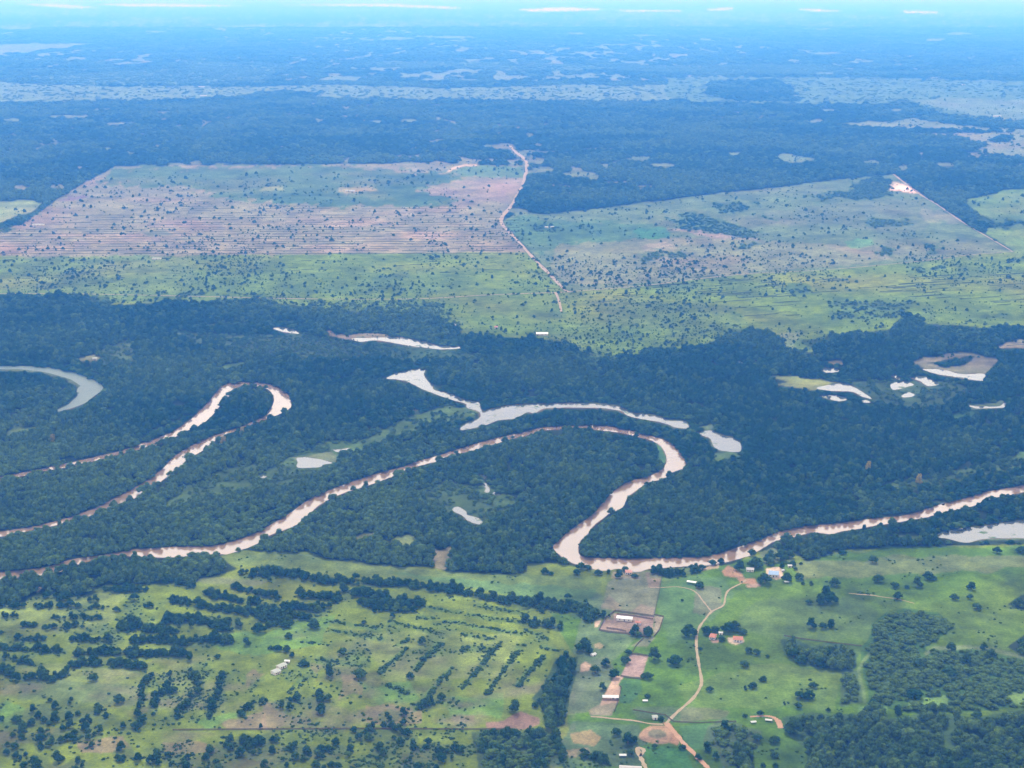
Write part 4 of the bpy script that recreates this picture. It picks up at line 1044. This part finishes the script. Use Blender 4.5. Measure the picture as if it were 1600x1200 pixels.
hedge('dark tree in the diagonal wood strip beside the farm', 'trees of the diagonal wood strip', [(895, 1038), (880, 1060), (868, 1085), (862, 1110), (860, 1132)], 22, (8, 12))
hedge('tree in the strip along the grassy clay road', 'trees along the road at the picture bottom', [(900, 1180), (930, 1185), (950, 1195)], 12, (5, 7))
# low green hedge rows of the pasture
GB = 'bushes of the slanting hedge rows in the bright pasture'
for pts, w in (([(640, 999), (620, 1009)], 3), ([(637, 1014), (616, 1032), (592, 1053)], 4), ([(691, 1005), (664, 1031), (649, 1048)], 5), ([(709, 1044), (682, 1068)], 4), ([(784, 1003), (757, 1034), (722, 1077)], 4), ([(815, 1011), (790, 1045), (770, 1072), (761, 1084)], 4), ([(851, 1026), (824, 1052), (809, 1075)], 5), ([(720, 1015), (745, 1013), (770, 1016)], 8),
               ([(680, 1075), (650, 1110)], 4), ([(600, 1070), (640, 1085)], 6)):
    hedge('low green bush in the slanting hedge rows of the bright pasture', GB, pts, w, (3.5, 5.5), 'bush')
GF = 'bushes of the low level rows in the bright pasture'
for pts in ([(508, 970), (592, 982)], [(514, 985), (598, 997)], [(604, 970), (679, 988)], [(721, 991), (772, 998)], [(670, 949), (718, 958)], [(652, 966), (685, 967)], [(694, 972), (727, 974)], [(727, 961), (820, 973)], [(730, 977), (820, 991)], [(742, 947), (820, 958)], [(493, 1031), (568, 1042)], [(469, 1003), (511, 1007)], [(820, 985), (860, 1000)], [(845, 1010), (875, 1018)],
            [(480, 1062), (452, 1082)]):
    hedge('low bush in the level rows of the bright pasture', GF, pts, 3, (2.6, 4.2), 'bush', 0.9)
for k in range(190):
    px, py = random.uniform(0, 860), random.uniform(925, 1195)
    if k > 120:
        px, py = random.uniform(900, 1600), random.uniform(870, 1100)
    if sample(DENS, np.array([px]), np.array([py]))[0] < .1:
        put(px, py, random.uniform(1.6, 3.6) / metres(py), 'small dark bush dotted about the grazed pasture', 'small bushes dotted about the grazed pasture', 'bush', False)

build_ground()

# the 290 trees that show largest are things of their own; smaller hedge trees go into one mass
trees = [c for c in cand if c[6] == 'tree' and -60 < pixel(c[0], c[1])[0] < 1660 and pixel(c[0], c[1])[1] < 1225]
bushes = [c for c in cand if c[6] == 'bush' and -40 < pixel(c[0], c[1])[0] < 1640]
show = lambda c: c[2] / math.hypot(c[0], c[1], H)
forced = [c for c in trees if c[5]]
rest = sorted([c for c in trees if not c[5]], key=show, reverse=True)
n_own = 290 - len(forced)
own, mass = forced + rest[:n_own], rest[n_own:]
bushes = sorted(bushes, key=show, reverse=True)
bush_own, bush_mass = bushes[:250], bushes[250:]

proto_crowns = {}
for x, y, w, lab, grp, f, kind in own:
    t = bpy.data.objects.new('tree', None)
    C.objects.link(t)
    t.location = (x, y, 0)
    t.rotation_euler = (0, 0, random.uniform(0, 6.283))
    t.empty_display_size = 2
    tag(t, lab, 'tree', grp)
    vi = random.randrange(5)
    r = w / 2 * (1 if f else .88)
    h = r * random.uniform(.7, 1.05)
    c = link('crown', CROWNS[vi], t)
    c.scale = (r, r, h)
    c['tint'] = random.uniform(0.05, 0.5) if f else random.uniform(.2, .8) + (.2 if 'ragged' in (grp or '') else 0)
    proto_crowns.setdefault(vi, c)
    k = link('trunk', TRUNK, t)
    k.scale = (r * .8, r * .8, h)
proto_bush = None
for x, y, w, lab, grp, f, kind in bush_own:
    b = link('bush', random.choice(BUSHES), None, (x, y, 0))
    r = w / 2
    b.scale = (r, r, r * random.uniform(.8, 1.2))
    b.rotation_euler = (0, 0, random.uniform(0, 6.283))
    b['tint'] = random.uniform(0.2, 0.75)
    tag(b, lab, 'bush', grp)
    proto_bush = proto_bush or b
# yellow flowering trees standing out of the river forest
for px, py, w, lab in ((83, 694, 12, 'yellow flowering tree above the river loop upper arm'), (350, 697, 11, 'yellow flowering tree beside the tip of the river loop'), (1357, 737, 11, 'yellow flowering tree high in the right river forest'),
                       (1436, 757, 12, 'yellow flowering tree above the straight river reach'), (379, 682, 9, 'small yellowish tree right of the river loop tip')):
    t = bpy.data.objects.new('flowering_tree', None)
    C.objects.link(t)
    t.location = P(px, py)
    tag(t, lab, 'tree', 'yellow flowering trees in the river forest')
    r = w * metres(py) / 2
    c = link('crown', CROWN_YELLOW, t)
    c.scale = (r, r, 8.5)
    c['tint'] = random.random()
    k = link('trunk', TRUNK, t)
    k.scale = (r, r, 8.5)


# ------------------------------------------------------------------ masses of trees: one object each, trees set on points
def tree_nodes(name, protos):
    g = bpy.data.node_groups.new(name, 'GeometryNodeTree')
    g.interface.new_socket('Geometry', in_out='INPUT', socket_type='NodeSocketGeometry')
    g.interface.new_socket('Geometry', in_out='OUTPUT', socket_type='NodeSocketGeometry')
    gi, go = node(g, 'NodeGroupInput'), node(g, 'NodeGroupOutput')
    jn = node(g, 'GeometryNodeJoinGeometry')
    for p in protos:
        oi = node(g, 'GeometryNodeObjectInfo')
        oi.transform_space = 'ORIGINAL'
        oi.inputs['Object'].default_value = p
        gt = node(g, 'GeometryNodeGeometryToInstance')
        g.links.new(oi.outputs['Geometry'], gt.inputs[0])
        g.links.new(gt.outputs[0], jn.inputs[0])
    ip = node(g, 'GeometryNodeInstanceOnPoints')
    ip.inputs['Pick Instance'].default_value = True

    def attr(nm, ty):
        a = node(g, 'GeometryNodeInputNamedAttribute', data_type=ty)
        a.inputs['Name'].default_value = nm
        return a.outputs['Attribute']
    g.links.new(gi.outputs[0], ip.inputs['Points'])
    g.links.new(jn.outputs[0], ip.inputs['Instance'])
    g.links.new(attr('variant', 'INT'), ip.inputs['Instance Index'])
    cx = node(g, 'ShaderNodeCombineXYZ')
    g.links.new(attr('turn', 'FLOAT'), cx.inputs[2])
    er = node(g, 'FunctionNodeEulerToRotation')
    g.links.new(cx.outputs[0], er.inputs[0])
    g.links.new(er.outputs[0], ip.inputs['Rotation'])
    g.links.new(attr('size', 'FLOAT_VECTOR'), ip.inputs['Scale'])
    g.links.new(ip.outputs[0], go.inputs[0])
    return g


GN_TREES = tree_nodes('trees on points', [proto_crowns[k] for k in range(5)])
GN_BUSHES = tree_nodes('bushes on points', [proto_bush])


def mass_of(name, label, cat, x, y, z, rad, hgt, tint, gn, nvar):
    n = len(x)
    if n == 0:
        return
    me = bpy.data.meshes.new(name)
    me.vertices.add(n)
    me.vertices.foreach_set('co', np.stack([x, y, z], 1).astype(np.float32).ravel())
    for nm, ty, prop, arr in (('variant', 'INT', 'value', rng.integers(0, nvar, n).astype(np.int32)), ('turn', 'FLOAT', 'value', rng.uniform(0, 6.283, n).astype(np.float32)),
                              ('size', 'FLOAT_VECTOR', 'vector', np.stack([rad, rad * rng.uniform(.85, 1.15, n), hgt], 1).astype(np.float32).ravel()), ('tint', 'FLOAT', 'value', tint.astype(np.float32))):
        me.attributes.new(nm, ty, 'POINT').data.foreach_set(prop, arr)
    me.materials.append(M_LEAF)
    o = link(name, me)
    md = o.modifiers.new('trees', 'NODES')
    md.node_group = gn
    tag(o, label, cat, None, 'stuff')
    return o


WATER = np.zeros(GX.shape, bool)
for poly in [RIVER, LOOP] + [q for _, q in LAKES]:
    r = inside(poly, 0)
    if r:
        WATER[r[0]] |= r[1]
fx, fy = [], []
Yr = 840.0
rows_s = []
while Yr < 27000:
    D = math.hypot(Yr, H)
    s = 6.6 * max(1.0, D / 2300)
    half = Yr * 0.348 * 1.22 + 160
    xs = np.arange(-half, half, s) + rng.uniform(0, s)
    fx.append(xs + rng.uniform(-.42, .42, len(xs)) * s)
    fy.append(Yr + rng.uniform(-.42, .42, len(xs)) * s)
    rows_s.append(np.full(len(xs), s))
    Yr += s * .95
fx, fy, fs = np.concatenate(fx), np.concatenate(fy), np.concatenate(rows_s)
n = len(fx)
sizes = rng.uniform(.42, .92, n) * (1 + .6 * (rng.random(n) < .08))
hmul = rng.uniform(.8, 1.25, n)
bp = pixel(fx, fy)


RIVER_MASK = np.zeros(GX.shape, bool)
for poly in (RIVER, LOOP):
    r = inside(poly, 0)
    RIVER_MASK[r[0]] |= r[1]
LAKE_RIM = np.zeros(GX.shape, bool)
for poly in [q for _, q in LAKES] + [WEEDY]:
    r = inside(poly, 0)
    if r:
        LAKE_RIM[r[0]] |= r[1]
rim = sample(blur(LAKE_RIM, 12, 9) > .02, *bp)
bank = sample(blur(WATER, 9, 9) > .02, *bp)
d0 = sample(DENS, *bp)
thin = (d0 < .7)
rad = fs * sizes * np.where(thin, np.where(bp[1] > 940, .86, .66), 1)
hgt = np.minimum(4.7 * sizes / .7 * hmul, 8.0) * np.where(thin, .5, 1) * np.where(fs > 12, 1.5, 1) * np.clip(.65 + .7 * fbm(fx / 90, fy / 90, 107, 3), .7, 1.3) * np.where(rim, .52, np.where(bank, .85, 1))
tp = pixel(fx, fy, hgt * 1.55)
d1 = sample(DENS, *tp)
over = sample(RIVER_MASK, *tp) & (d0 > .5)
tpf = pixel(fx + rad * .8, fy, hgt * .6)
d2 = sample(DENS, *tpf)
tpg = pixel(fx - rad * .8, fy, hgt * .6)
d3 = sample(DENS, *tpg)
wat = sample(WATER, *bp)
clump = fbm(fx / 28, fy / 28, 81, 2)
keep = ((fbm(fx / 20, fy / 22, 99, 2) > .25) | (bp[1] < 470)) & (rng.random(n) * .45 + clump * .55 < np.where((bp[1] > 470) & thin & (d0 > .2), np.where(bp[1] > 940, d0 * 1.45, d0 * .6 + .27), d0 * 1.02 - .01)) & (d0 > .03) & ~wat & ((np.minimum(np.minimum(d1, d2), d3) > .015) | (over & (rng.random(n) < np.where(bp[0] < 420, .45, .12))))
zone = fbm(fx / 260, fy / 260, 91, 3)
zone = zone + .35 * (fbm(fx / 700, fy / 900, 97, 2) - .5)
tint = np.clip(.10 + 1.9 * (zone - .44) + rng.random(n) ** 3 * .85 + np.where(thin, .40, 0) + np.where(bp[1] > 940, .04, 0), 0, 1)
belt = keep & (bp[1] > 440) & (bp[1] <= 930 + np.where(bp[0] < 320, 20, -35))
nearw = keep & (bp[1] > 895) & ~belt
farw = keep & (bp[1] <= 440)
for m_, nm, lab in ((belt, 'river_forest', 'dense dark green forest along the winding river'), (farw, 'distant_forest', 'blue hazy forest stretching to the horizon'), (nearw, 'woodland', 'dense low wood and scrub in the farm pastures')):
    mass_of(nm, lab, 'forest', fx[m_], fy[m_], np.zeros(m_.sum()), rad[m_], hgt[m_], tint[m_], GN_TREES, 5)
if mass:
    a = np.array([c[:3] for c in mass])
    mass_of('hedgerow_trees', 'smaller trees of the hedge rows across the pasture', 'hedge', a[:, 0], a[:, 1], np.zeros(len(a)), a[:, 2] / 2, a[:, 2] / 2 * rng.uniform(.85, 1.15, len(a)), rng.uniform(.05, .45, len(a)), GN_TREES, 5)
sx, sy = rng.uniform(-60, 1660, 60000), rng.uniform(868, 1230, 60000)
scrub = (rng.random(60000) < np.clip(sample(weed, sx, sy) - .10, 0, 1) * np.interp(sy, [868, 1000, 1120], [.5, .7, 1.1])) & (sample(DENS, sx, sy) < .1) & ~sample(WATER, sx, sy)
sx, sy = sx[scrub], sy[scrub]
wx, wy = ground(sx, sy)
if bush_mass or len(wx):
    a = np.array([c[:3] for c in bush_mass] + [(p, q, rng.uniform(1.2, 3.4)) for p, q in zip(wx, wy)] + [(*[float(q) for q in ground(a_, b_)], c_) for a_, b_, c_ in scrub_pts])
    mass_of('pasture_scrub', 'low scrub and small bushes spread over the weedy pasture', 'bushes', a[:, 0], a[:, 1], np.zeros(len(a)), a[:, 2] / 2, a[:, 2] / 2, rng.uniform(.2, .7, len(a)), GN_BUSHES, 1)

# scattered trees and bushes of the far fields
m_ = 210000
sx, sy = rng.uniform(-150, 1750, m_), rng.uniform(110, 560, m_)
ok = (sample(DENS, sx, sy) < .35) & ~sample(WATER, sx, sy)
wx, wy = ground(sx, sy)
den = fbm(wx / 160, wy / 400, 95, 3)
accept = rng.random(m_) < np.clip((den - .30) * 1.2, 0.03, .8) * np.interp(sy, [110, 160, 260, 395, 405, 560], [.35, .25, .28, .26, .6, .6])
tree_ok = ok & accept
k = tree_ok.sum()
big = rng.random(k) < .22
mpp = np.vectorize(metres)(sy[tree_ok])
r_ = np.where(big, rng.uniform(1.6, 3.2, k), rng.uniform(.7, 1.5, k)) * np.clip(mpp, 1.0, 2.4)
mass_of('savanna_trees', 'scattered small trees dotting the distant fields', 'trees', wx[tree_ok], wy[tree_ok], np.zeros(k), r_, np.minimum(r_ * .95, 7), rng.uniform(0, .35, k), GN_TREES, 5)

# rows of cut brush lying across the pink field and the green fields
bm = bmesh.new()


def ridge(x0, x1, yy, slope, hgt_, wid):
    n_ = max(2, int((x1 - x0) / 14))
    xs_ = np.linspace(x0, x1, n_)
    prev = None
    for q in xs_:
        yq = yy + slope * (q - x0) + random.uniform(-.35, .35)
        p = P(q, yq)
        w_ = wid * random.uniform(.6, 1.2)
        h_ = hgt_ * random.uniform(.5, 1.2)
        ring = [bm.verts.new((p.x, p.y - w_, 0)), bm.verts.new((p.x, p.y - w_ * .3, h_)), bm.verts.new((p.x, p.y + w_ * .4, h_ * .9)), bm.verts.new((p.x, p.y + w_, 0))]
        if prev:
            for a_ in range(3):
                bm.faces.new((prev[a_], ring[a_], ring[a_ + 1], prev[a_ + 1]))
        prev = ring


def open_run(x, y):
    return sample(DENS, np.array([x]), np.array([y]))[0] < .08


yy = 316.0
while yy < 399:
    x = random.uniform(-120, 60)
    while x < 800:
        L = random.uniform(15, 110)
        xe = min(x + L, 812)
        if open_run(x, yy) and open_run(xe, yy) and (yy > 335 or 200 < x < 760) and (x > (360 - yy) * 4):
            ridge(x, xe, yy, -.006, 1.0, 1.0)
        x = xe + random.choice((4, 8, 30, 60)) * (1.6 if yy < 350 else .7)
    yy += 3.6 + random.uniform(-.8, .8)
for k in range(330):
    x, y = (random.uniform(0, 860), random.uniform(402, 456)) if k < 110 else (random.uniform(900, 1640), random.uniform(430, 545))
    if 330 < k:
        x, y = random.uniform(860, 1450), random.uniform(320, 430)
    L = random.uniform(6, 22) if k < 110 or k > 330 else random.uniform(14, 70)
    if open_run(x, y) and open_run(x + L, y):
        ridge(x, x + L, y, -.06 if x > 880 else 0, 1.0, 1.2)
me = bpy.data.meshes.new('brush_windrows')
bm.to_mesh(me)
bm.free()
me.materials.append(M_BRUSH)
tag(link('brush_windrows', me), 'dark rows of cut brush lying across the distant fields', 'brush', None, 'stuff')


# ------------------------------------------------------------------ buildings
def box_bm(bm, x0, x1, y0, y1, z0, z1):
    v = [bm.verts.new(p) for p in ((x0, y0, z0), (x1, y0, z0), (x1, y1, z0), (x0, y1, z0), (x0, y0, z1), (x1, y0, z1), (x1, y1, z1), (x0, y1, z1))]
    for f in ((3, 2, 1, 0), (4, 5, 6, 7), (0, 1, 5, 4), (1, 2, 6, 5), (2, 3, 7, 6), (3, 0, 4, 7)):
        bm.faces.new([v[k] for k in f])


def done(name, bm, m, parent):
    bmesh.ops.recalc_face_normals(bm, faces=bm.faces)
    me = bpy.data.meshes.new(name)
    bm.to_mesh(me)
    bm.free()
    me.materials.append(m)
    return link(name, me, parent)


def roof_part(root, L, W, ez, rz, m, hip=0.0, over=0.5, thick=0.12):
    """Two-sided roof with eaves; hip > 0 draws the ridge ends in."""
    bm = bmesh.new()
    l, w = L / 2 + over, W / 2 + over
    dz = (rz - ez) * over / (W / 2)
    top = [(-l, -w, ez - dz), (l, -w, ez - dz), (l, w, ez - dz), (-l, w, ez - dz), (-l + hip, 0, rz), (l - hip, 0, rz)]
    a = [bm.verts.new((x, y, z + thick)) for x, y, z in top]
    b = [bm.verts.new((x, y, z)) for x, y, z in top]
    for f in ((0, 1, 5, 4), (2, 3, 4, 5), (1, 2, 5), (3, 0, 4)):
        if len(f) == 3 and hip == 0:
            continue
        bm.faces.new([a[k] for k in f])
        bm.faces.new([b[k] for k in f[::-1]])
    edges = [(0, 1), (2, 3), (1, 2), (3, 0)] if hip else [(0, 1), (2, 3), (1, 5), (5, 2), (3, 4), (4, 0)]
    for p, q in edges:
        bm.faces.new((a[p], b[p], b[q], a[q]))
    return done('roof', bm, m, root)


def house(name, label, cat, px, py, L, W, ez, rz, rot, roofm, wallm=M_WALL, hip=0.0, open_=False, group=None):
    root = bpy.data.objects.new(name, None)
    C.objects.link(root)
    root.location = P(px, py)
    root.rotation_euler = (0, 0, R(rot))
    tag(root, label, cat, group)
    roof_part(root, L, W, ez, rz, roofm, hip)
    if open_:
        n_ = max(2, int(L / 5) + 1)
        for xx in np.linspace(-L / 2, L / 2, n_):
            for yy_ in (-W / 2, W / 2):
                bm = bmesh.new()
                box_bm(bm, xx - .12, xx + .12, yy_ - .12, yy_ + .12, 0, ez + .02)
                done('post', bm, M_WOOD, root)
        return root
    bm = bmesh.new()
    l, w = L / 2, W / 2
    pr = [(-w, 0), (w, 0), (w, ez - .03)] + ([(0, rz - .05)] if hip == 0 else []) + [(-w, ez - .03)]
    e0, e1 = [bm.verts.new((-l, a, b)) for a, b in pr], [bm.verts.new((l, a, b)) for a, b in pr]
    n_ = len(pr)
    bm.faces.new(e0[::-1])
    bm.faces.new(e1)
    for k in range(n_):
        bm.faces.new((e0[k], e0[(k + 1) % n_], e1[(k + 1) % n_], e1[k]))
    done('wall', bm, wallm, root)
    bm = bmesh.new()
    box_bm(bm, -.5, .5, -w - .05, -w + .05, 0, min(2.1, ez - .2))
    done('door', bm, M_DARK, root)
    for xx in ([-l * .6, l * .6] if L > 5 else []):
        bm = bmesh.new()
        box_bm(bm, xx - .55, xx + .55, -w - .04, -w + .05, .95, min(2.0, ez - .3))
        done('window', bm, M_DARK, root)
    return root


house('long_shed', 'long white roofed shed inside the timber corral', 'shed', 976, 969, 15, 5.5, 3.0, 4.0, -13, M_WHITE)
house('pump_hut', 'small orange roofed hut right of the long white corral shed', 'hut', 997, 975, 5, 4, 2.3, 3.2, -13, M_TILE)
house('riverside_house', 'pinkish tiled house between two trees on the river bank', 'house', 982, 896, 6.5, 7, 2.6, 4.0, 0, M_OLDTILE)
house('open_shed', 'narrow white roofed shed beside a round dark tree near the river', 'shed', 1081, 912, 9.5, 3.2, 2.4, 3.0, -22, M_WHITE, open_=True)
house('grey_shed', 'grey roofed shed under big trees right of the orange clay yard', 'shed', 1172, 892, 7.5, 6, 2.6, 3.6, -10, M_GREY)
house('farmhouse', 'farmhouse with a wide blue grey sheet roof in the sandy yard', 'house', 1209, 899, 10, 11, 3.0, 4.6, -14, M_BLUE)
house('white_shed', 'small white shed under a dark tree right of the farmhouse', 'shed', 1234, 886, 4, 3, 2.2, 2.8, -5, M_OLD)
house('white_hut', 'tiny white hut at the right corner of the farmhouse', 'hut', 1223, 893, 2.4, 2.4, 2.0, 2.6, 0, M_OLD)
house('white_shelter', 'tiny white roof on the grass below the farmhouse trees', 'shelter', 1229, 911, 4, 2.4, 1.8, 2.3, 0, M_OLD, open_=True)
house('terracotta_house', 'smaller terracotta roofed house among dark trees by the track', 'house', 1114, 997, 5.6, 8, 2.8, 4.4, -20, M_TILE, hip=1.6)
house('terracotta_house', 'larger terracotta roofed house with a pale paved apron', 'house', 1153, 1001, 8.6, 8, 2.8, 4.6, -8, M_TILE, hip=2.6)
house('white_hut', 'tiny white roofed hut between the two terracotta houses', 'hut', 1126, 991, 3.4, 2.8, 2.1, 2.7, -5, M_OLD)
house('pale_shed', 'lower of two pale roofed sheds in line on the left pasture', 'shed', 431, 1052, 6.6, 6.5, 2.5, 3.4, 48, M_PALE)
house('pale_shed', 'upper of two pale roofed sheds in line on the left pasture', 'shed', 440, 1043, 8.2, 5.5, 2.5, 3.3, 48, M_PALE)
house('white_hut', 'tiny white hut at the end of the pale sheds line', 'hut', 449, 1035, 4.4, 2.2, 2.0, 2.5, -8, M_WHITE)
house('grey_hut', 'little pale grey hut beside a small tree by the track end', 'hut', 1023, 1123, 3.8, 4.2, 2.3, 3.0, 8, M_PALE)
house('pen_shed', 'wide white roofed shed across the lower end of the sandy pen', 'shed', 954, 1092, 13.5, 4.2, 2.4, 3.0, -3, M_OLD, open_=True)
house('trough_shelter', 'tiny white shelter on grass under a tiny tree', 'shelter', 1008, 1096, 3.6, 1.8, 1.2, 1.6, 0, M_WHITE, open_=True)
house('bottom_barn', 'pale roofed barn cut by the bottom of the picture', 'barn', 985, 1206, 17, 8, 3.0, 4.4, -6, M_GREY)
house('white_shelter', 'small white shelter on dark grass above the bottom barn', 'shelter', 973, 1182, 5, 2.2, 1.6, 2.0, 0, M_OLD, open_=True)
house('white_tunnel', 'small white plastic tunnel on bright grass near the wood strip', 'shelter', 927, 1024, 4.4, 3, 1.5, 2.4, 40, M_OLD)
house('white_shelter', 'left of two white shelters inside the curved sandy drive', 'shelter', 1177, 1130, 4, 2, 1.6, 2.0, 12, M_OLD, open_=True)
house('white_shelter', 'right of two white shelters inside the curved sandy drive', 'shelter', 1201, 1127, 5, 2, 1.6, 2.0, -12, M_OLD, open_=True)
house('field_barn', 'white roofed barn where the green field meets the river forest', 'barn', 847, 523, 21, 10, 3.0, 4.6, 0, M_WHITE)
house('field_barn', 'pale roofed barn left of the white one by the river forest', 'barn', 708, 509, 11, 7, 3, 4.2, 0, M_PALE)
house('field_barn', 'white barn at the left end of the pink field', 'barn', 60, 352, 30, 9, 2.6, 3.6, 0, M_PALE)
house('field_barn', 'white barn on the edge between pink and green fields', 'barn', 245, 405, 20, 9, 2.6, 3.6, 0, M_PALE)
house('field_barn', 'white barn on the yellowish patch within the pink field', 'barn', 547, 299, 28, 12, 3, 4.2, 0, M_PALE)
house('homestead', 'left white homestead roof in the grove beyond the road', 'house', 854, 356, 9, 9, 3, 4.2, 0, M_PALE)
house('homestead', 'right white homestead roof in the grove beyond the road', 'house', 863, 356, 9, 9, 3, 4.2, 0, M_PALE)
house('forest_house', 'white house in a glade of the left river forest', 'house', 148, 562, 7, 7, 3, 4, 20, M_PALE)
house('red_hut', 'small red roofed hut among trees near the field barn', 'hut', 775, 513, 6, 6, 3, 4.5, 0, M_TILE)
house('ranch_house', 'left of two white ranch roofs on the far pale strip', 'house', 315, 136, 36, 20, 4, 6, 0, M_PALE)
house('ranch_house', 'right of two white ranch roofs on the far pale strip', 'house', 318, 150, 36, 20, 4, 6, 0, M_PALE)
house('ranch_house', 'white ranch roof on the far right grassland', 'house', 1503, 133, 36, 20, 4, 6, 0, M_PALE)
house('ranch_house', 'white ranch roof nearest the right edge on the pale far field', 'house', 1558, 182, 36, 20, 4, 6, 0, M_PALE)


def fence(name, label, pts, h, wood, gap=3.0, boards=4):
    bm = bmesh.new()
    w = [P(*p) for p in pts]
    for a, b in zip(w, w[1:]):
        d = b - a
        n_ = max(1, int(d.length / gap))
        t = d.normalized()
        s = Vector((-t.y, t.x, 0)) * .06
        for k in range(n_ + 1):
            p = a + d * (k / n_)
            c0 = [bm.verts.new(p + t * i_ * .12 + s * 2.2 * j_) for i_, j_ in ((-1, -1), (1, -1), (1, 1), (-1, 1))]
            c1 = [bm.verts.new(v.co + Vector((0, 0, h + .15))) for v in c0]
            for q in range(4):
                bm.faces.new((c0[q], c0[(q + 1) % 4], c1[(q + 1) % 4], c1[q]))
            bm.faces.new(c1)
        for k in range(boards):
            z0 = h * (k + .25) / boards
            z1 = z0 + h / boards * .62
            q = [a - s, a + s, b + s, b - s]
            lo_ = [bm.verts.new(v + Vector((0, 0, z0))) for v in q]
            hi_ = [bm.verts.new(v + Vector((0, 0, z1))) for v in q]
            for e in range(4):
                bm.faces.new((lo_[e], lo_[(e + 1) % 4], hi_[(e + 1) % 4], hi_[e]))
            bm.faces.new(hi_)
    o = done(name, bm, wood, None)
    return tag(o, label, 'fence')


fence('corral_fence', 'dark timber fence along the top of the corral with the white shed', [(961, 955), (990, 959), (1022, 964)], 1.9, M_WOOD)
fence('corral_fence', 'second timber rail line just above the long white shed', [(964, 960), (990, 963), (1020, 968)], 1.6, M_WOOD)
fence('corral_fence', 'dark timber fence along the bottom of the corral', [(936, 985), (950, 988), (983, 991), (1012, 996)], 1.9, M_WOOD)
fence('corral_fence', 'inner pen rail left of the white corral shed', [(948, 982), (965, 984), (978, 987)], 1.6, M_WOOD)
fence('corral_fence', 'timber fence closing the left side of the corral', [(936, 985), (946, 966), (961, 955)], 1.6, M_WOOD)
fence('corral_fence', 'timber fence round the sandy lane right of the corral', [(1022, 961), (1037, 964), (1030, 985), (1022, 995)], 1.5, M_WOOD)
fence('corral_fence', 'timber fence along the top of the bare earth yard', [(985, 1022), (998, 1023), (1014, 1026)], 1.7, M_WOOD)
fence('corral_fence', 'timber fence along the foot of the bare earth yard', [(970, 1057), (985, 1060), (1003, 1061)], 1.7, M_WOOD)
fence('corral_fence', 'timber fence along the right side of the sandy pen', [(968, 1072), (971, 1075), (967, 1092), (960, 1112)], 1.4, M_WOOD)
fence('paddock_fence', 'wire and post fence down the right side of the grey paddock', [(1035, 895), (1030, 925), (1022, 961)], 1.2, M_WOOD, 5, 2)
fence('paddock_fence', 'post fence from the corral down to the bare earth yard', [(1005, 998), (995, 1008), (987, 1021)], 1.3, M_WOOD, 4, 3)
fence('boundary_fence', 'long dark boundary fence across the bottom left pasture', [(270, 1141), (420, 1140), (560, 1139), (700, 1140), (800, 1140)], 1.4, M_WOOD, 5, 3)
fence('boundary_fence', 'post fence across the pasture above the belt of trees', [(1225, 994), (1255, 999), (1300, 1005), (1346, 1010)], 1.4, M_WOOD, 5, 3)
fence('boundary_fence', 'post fence above the lane to the turning circle', [(990, 1110), (1040, 1118), (1052, 1128), (1090, 1130), (1150, 1128)], 1.3, M_WOOD, 5, 2)

# a dead branch caught in the river
bm = bmesh.new()
for a_, b_, r_0 in (((-1.6, 0, -.2), (1.8, .4, 1.6), .35), ((.2, .1, .7), (-.3, 1.0, 2.2), .2), ((.9, .2, 1.0), (1.6, -.8, 2.0), .16)):
    A_, B_ = Vector(a_), Vector(b_)
    d_ = (B_ - A_).normalized()
    X_ = d_.orthogonal().normalized()
    Y_ = d_.cross(X_)
    r0 = [bm.verts.new(A_ + (X_ * math.cos(t) + Y_ * math.sin(t)) * r_0) for t in np.linspace(0, 6.283, 7)[:-1]]
    r1 = [bm.verts.new(B_ + (X_ * math.cos(t) + Y_ * math.sin(t)) * r_0 * .4) for t in np.linspace(0, 6.283, 7)[:-1]]
    for k in range(6):
        bm.faces.new((r0[k], r0[(k + 1) % 6], r1[(k + 1) % 6], r1[k]))
    bm.faces.new(r1)
o = done('driftwood', bm, M_BARK, None)
o.location = P(964, 880, .1)
tag(o, 'dark branched driftwood stuck in the pale river reach', 'driftwood')

# ------------------------------------------------------------------ the air over the plain
bm = bmesh.new()
box_bm(bm, -140000, 140000, -8000, 190000, -1.0, H + 12)
m = bpy.data.materials.new('blue haze')
m.use_nodes = True
nt = m.node_tree
nt.nodes.clear()
out = node(nt, 'ShaderNodeOutputMaterial')
pv = node(nt, 'ShaderNodeVolumePrincipled')
pv.inputs['Color'].default_value = (0.059, 0.252, 0.79, 1)
pv.inputs['Absorption Color'].default_value = (0.87, 0.72, 0.55, 1)
pv.inputs['Density'].default_value = 0.000132
pv.inputs['Anisotropy'].default_value = 0.0
nt.links.new(pv.outputs[0], out.inputs['Volume'])
tag(done('haze', bm, m, None), 'pale blue haze over the whole plain', 'haze', None, 'stuff')
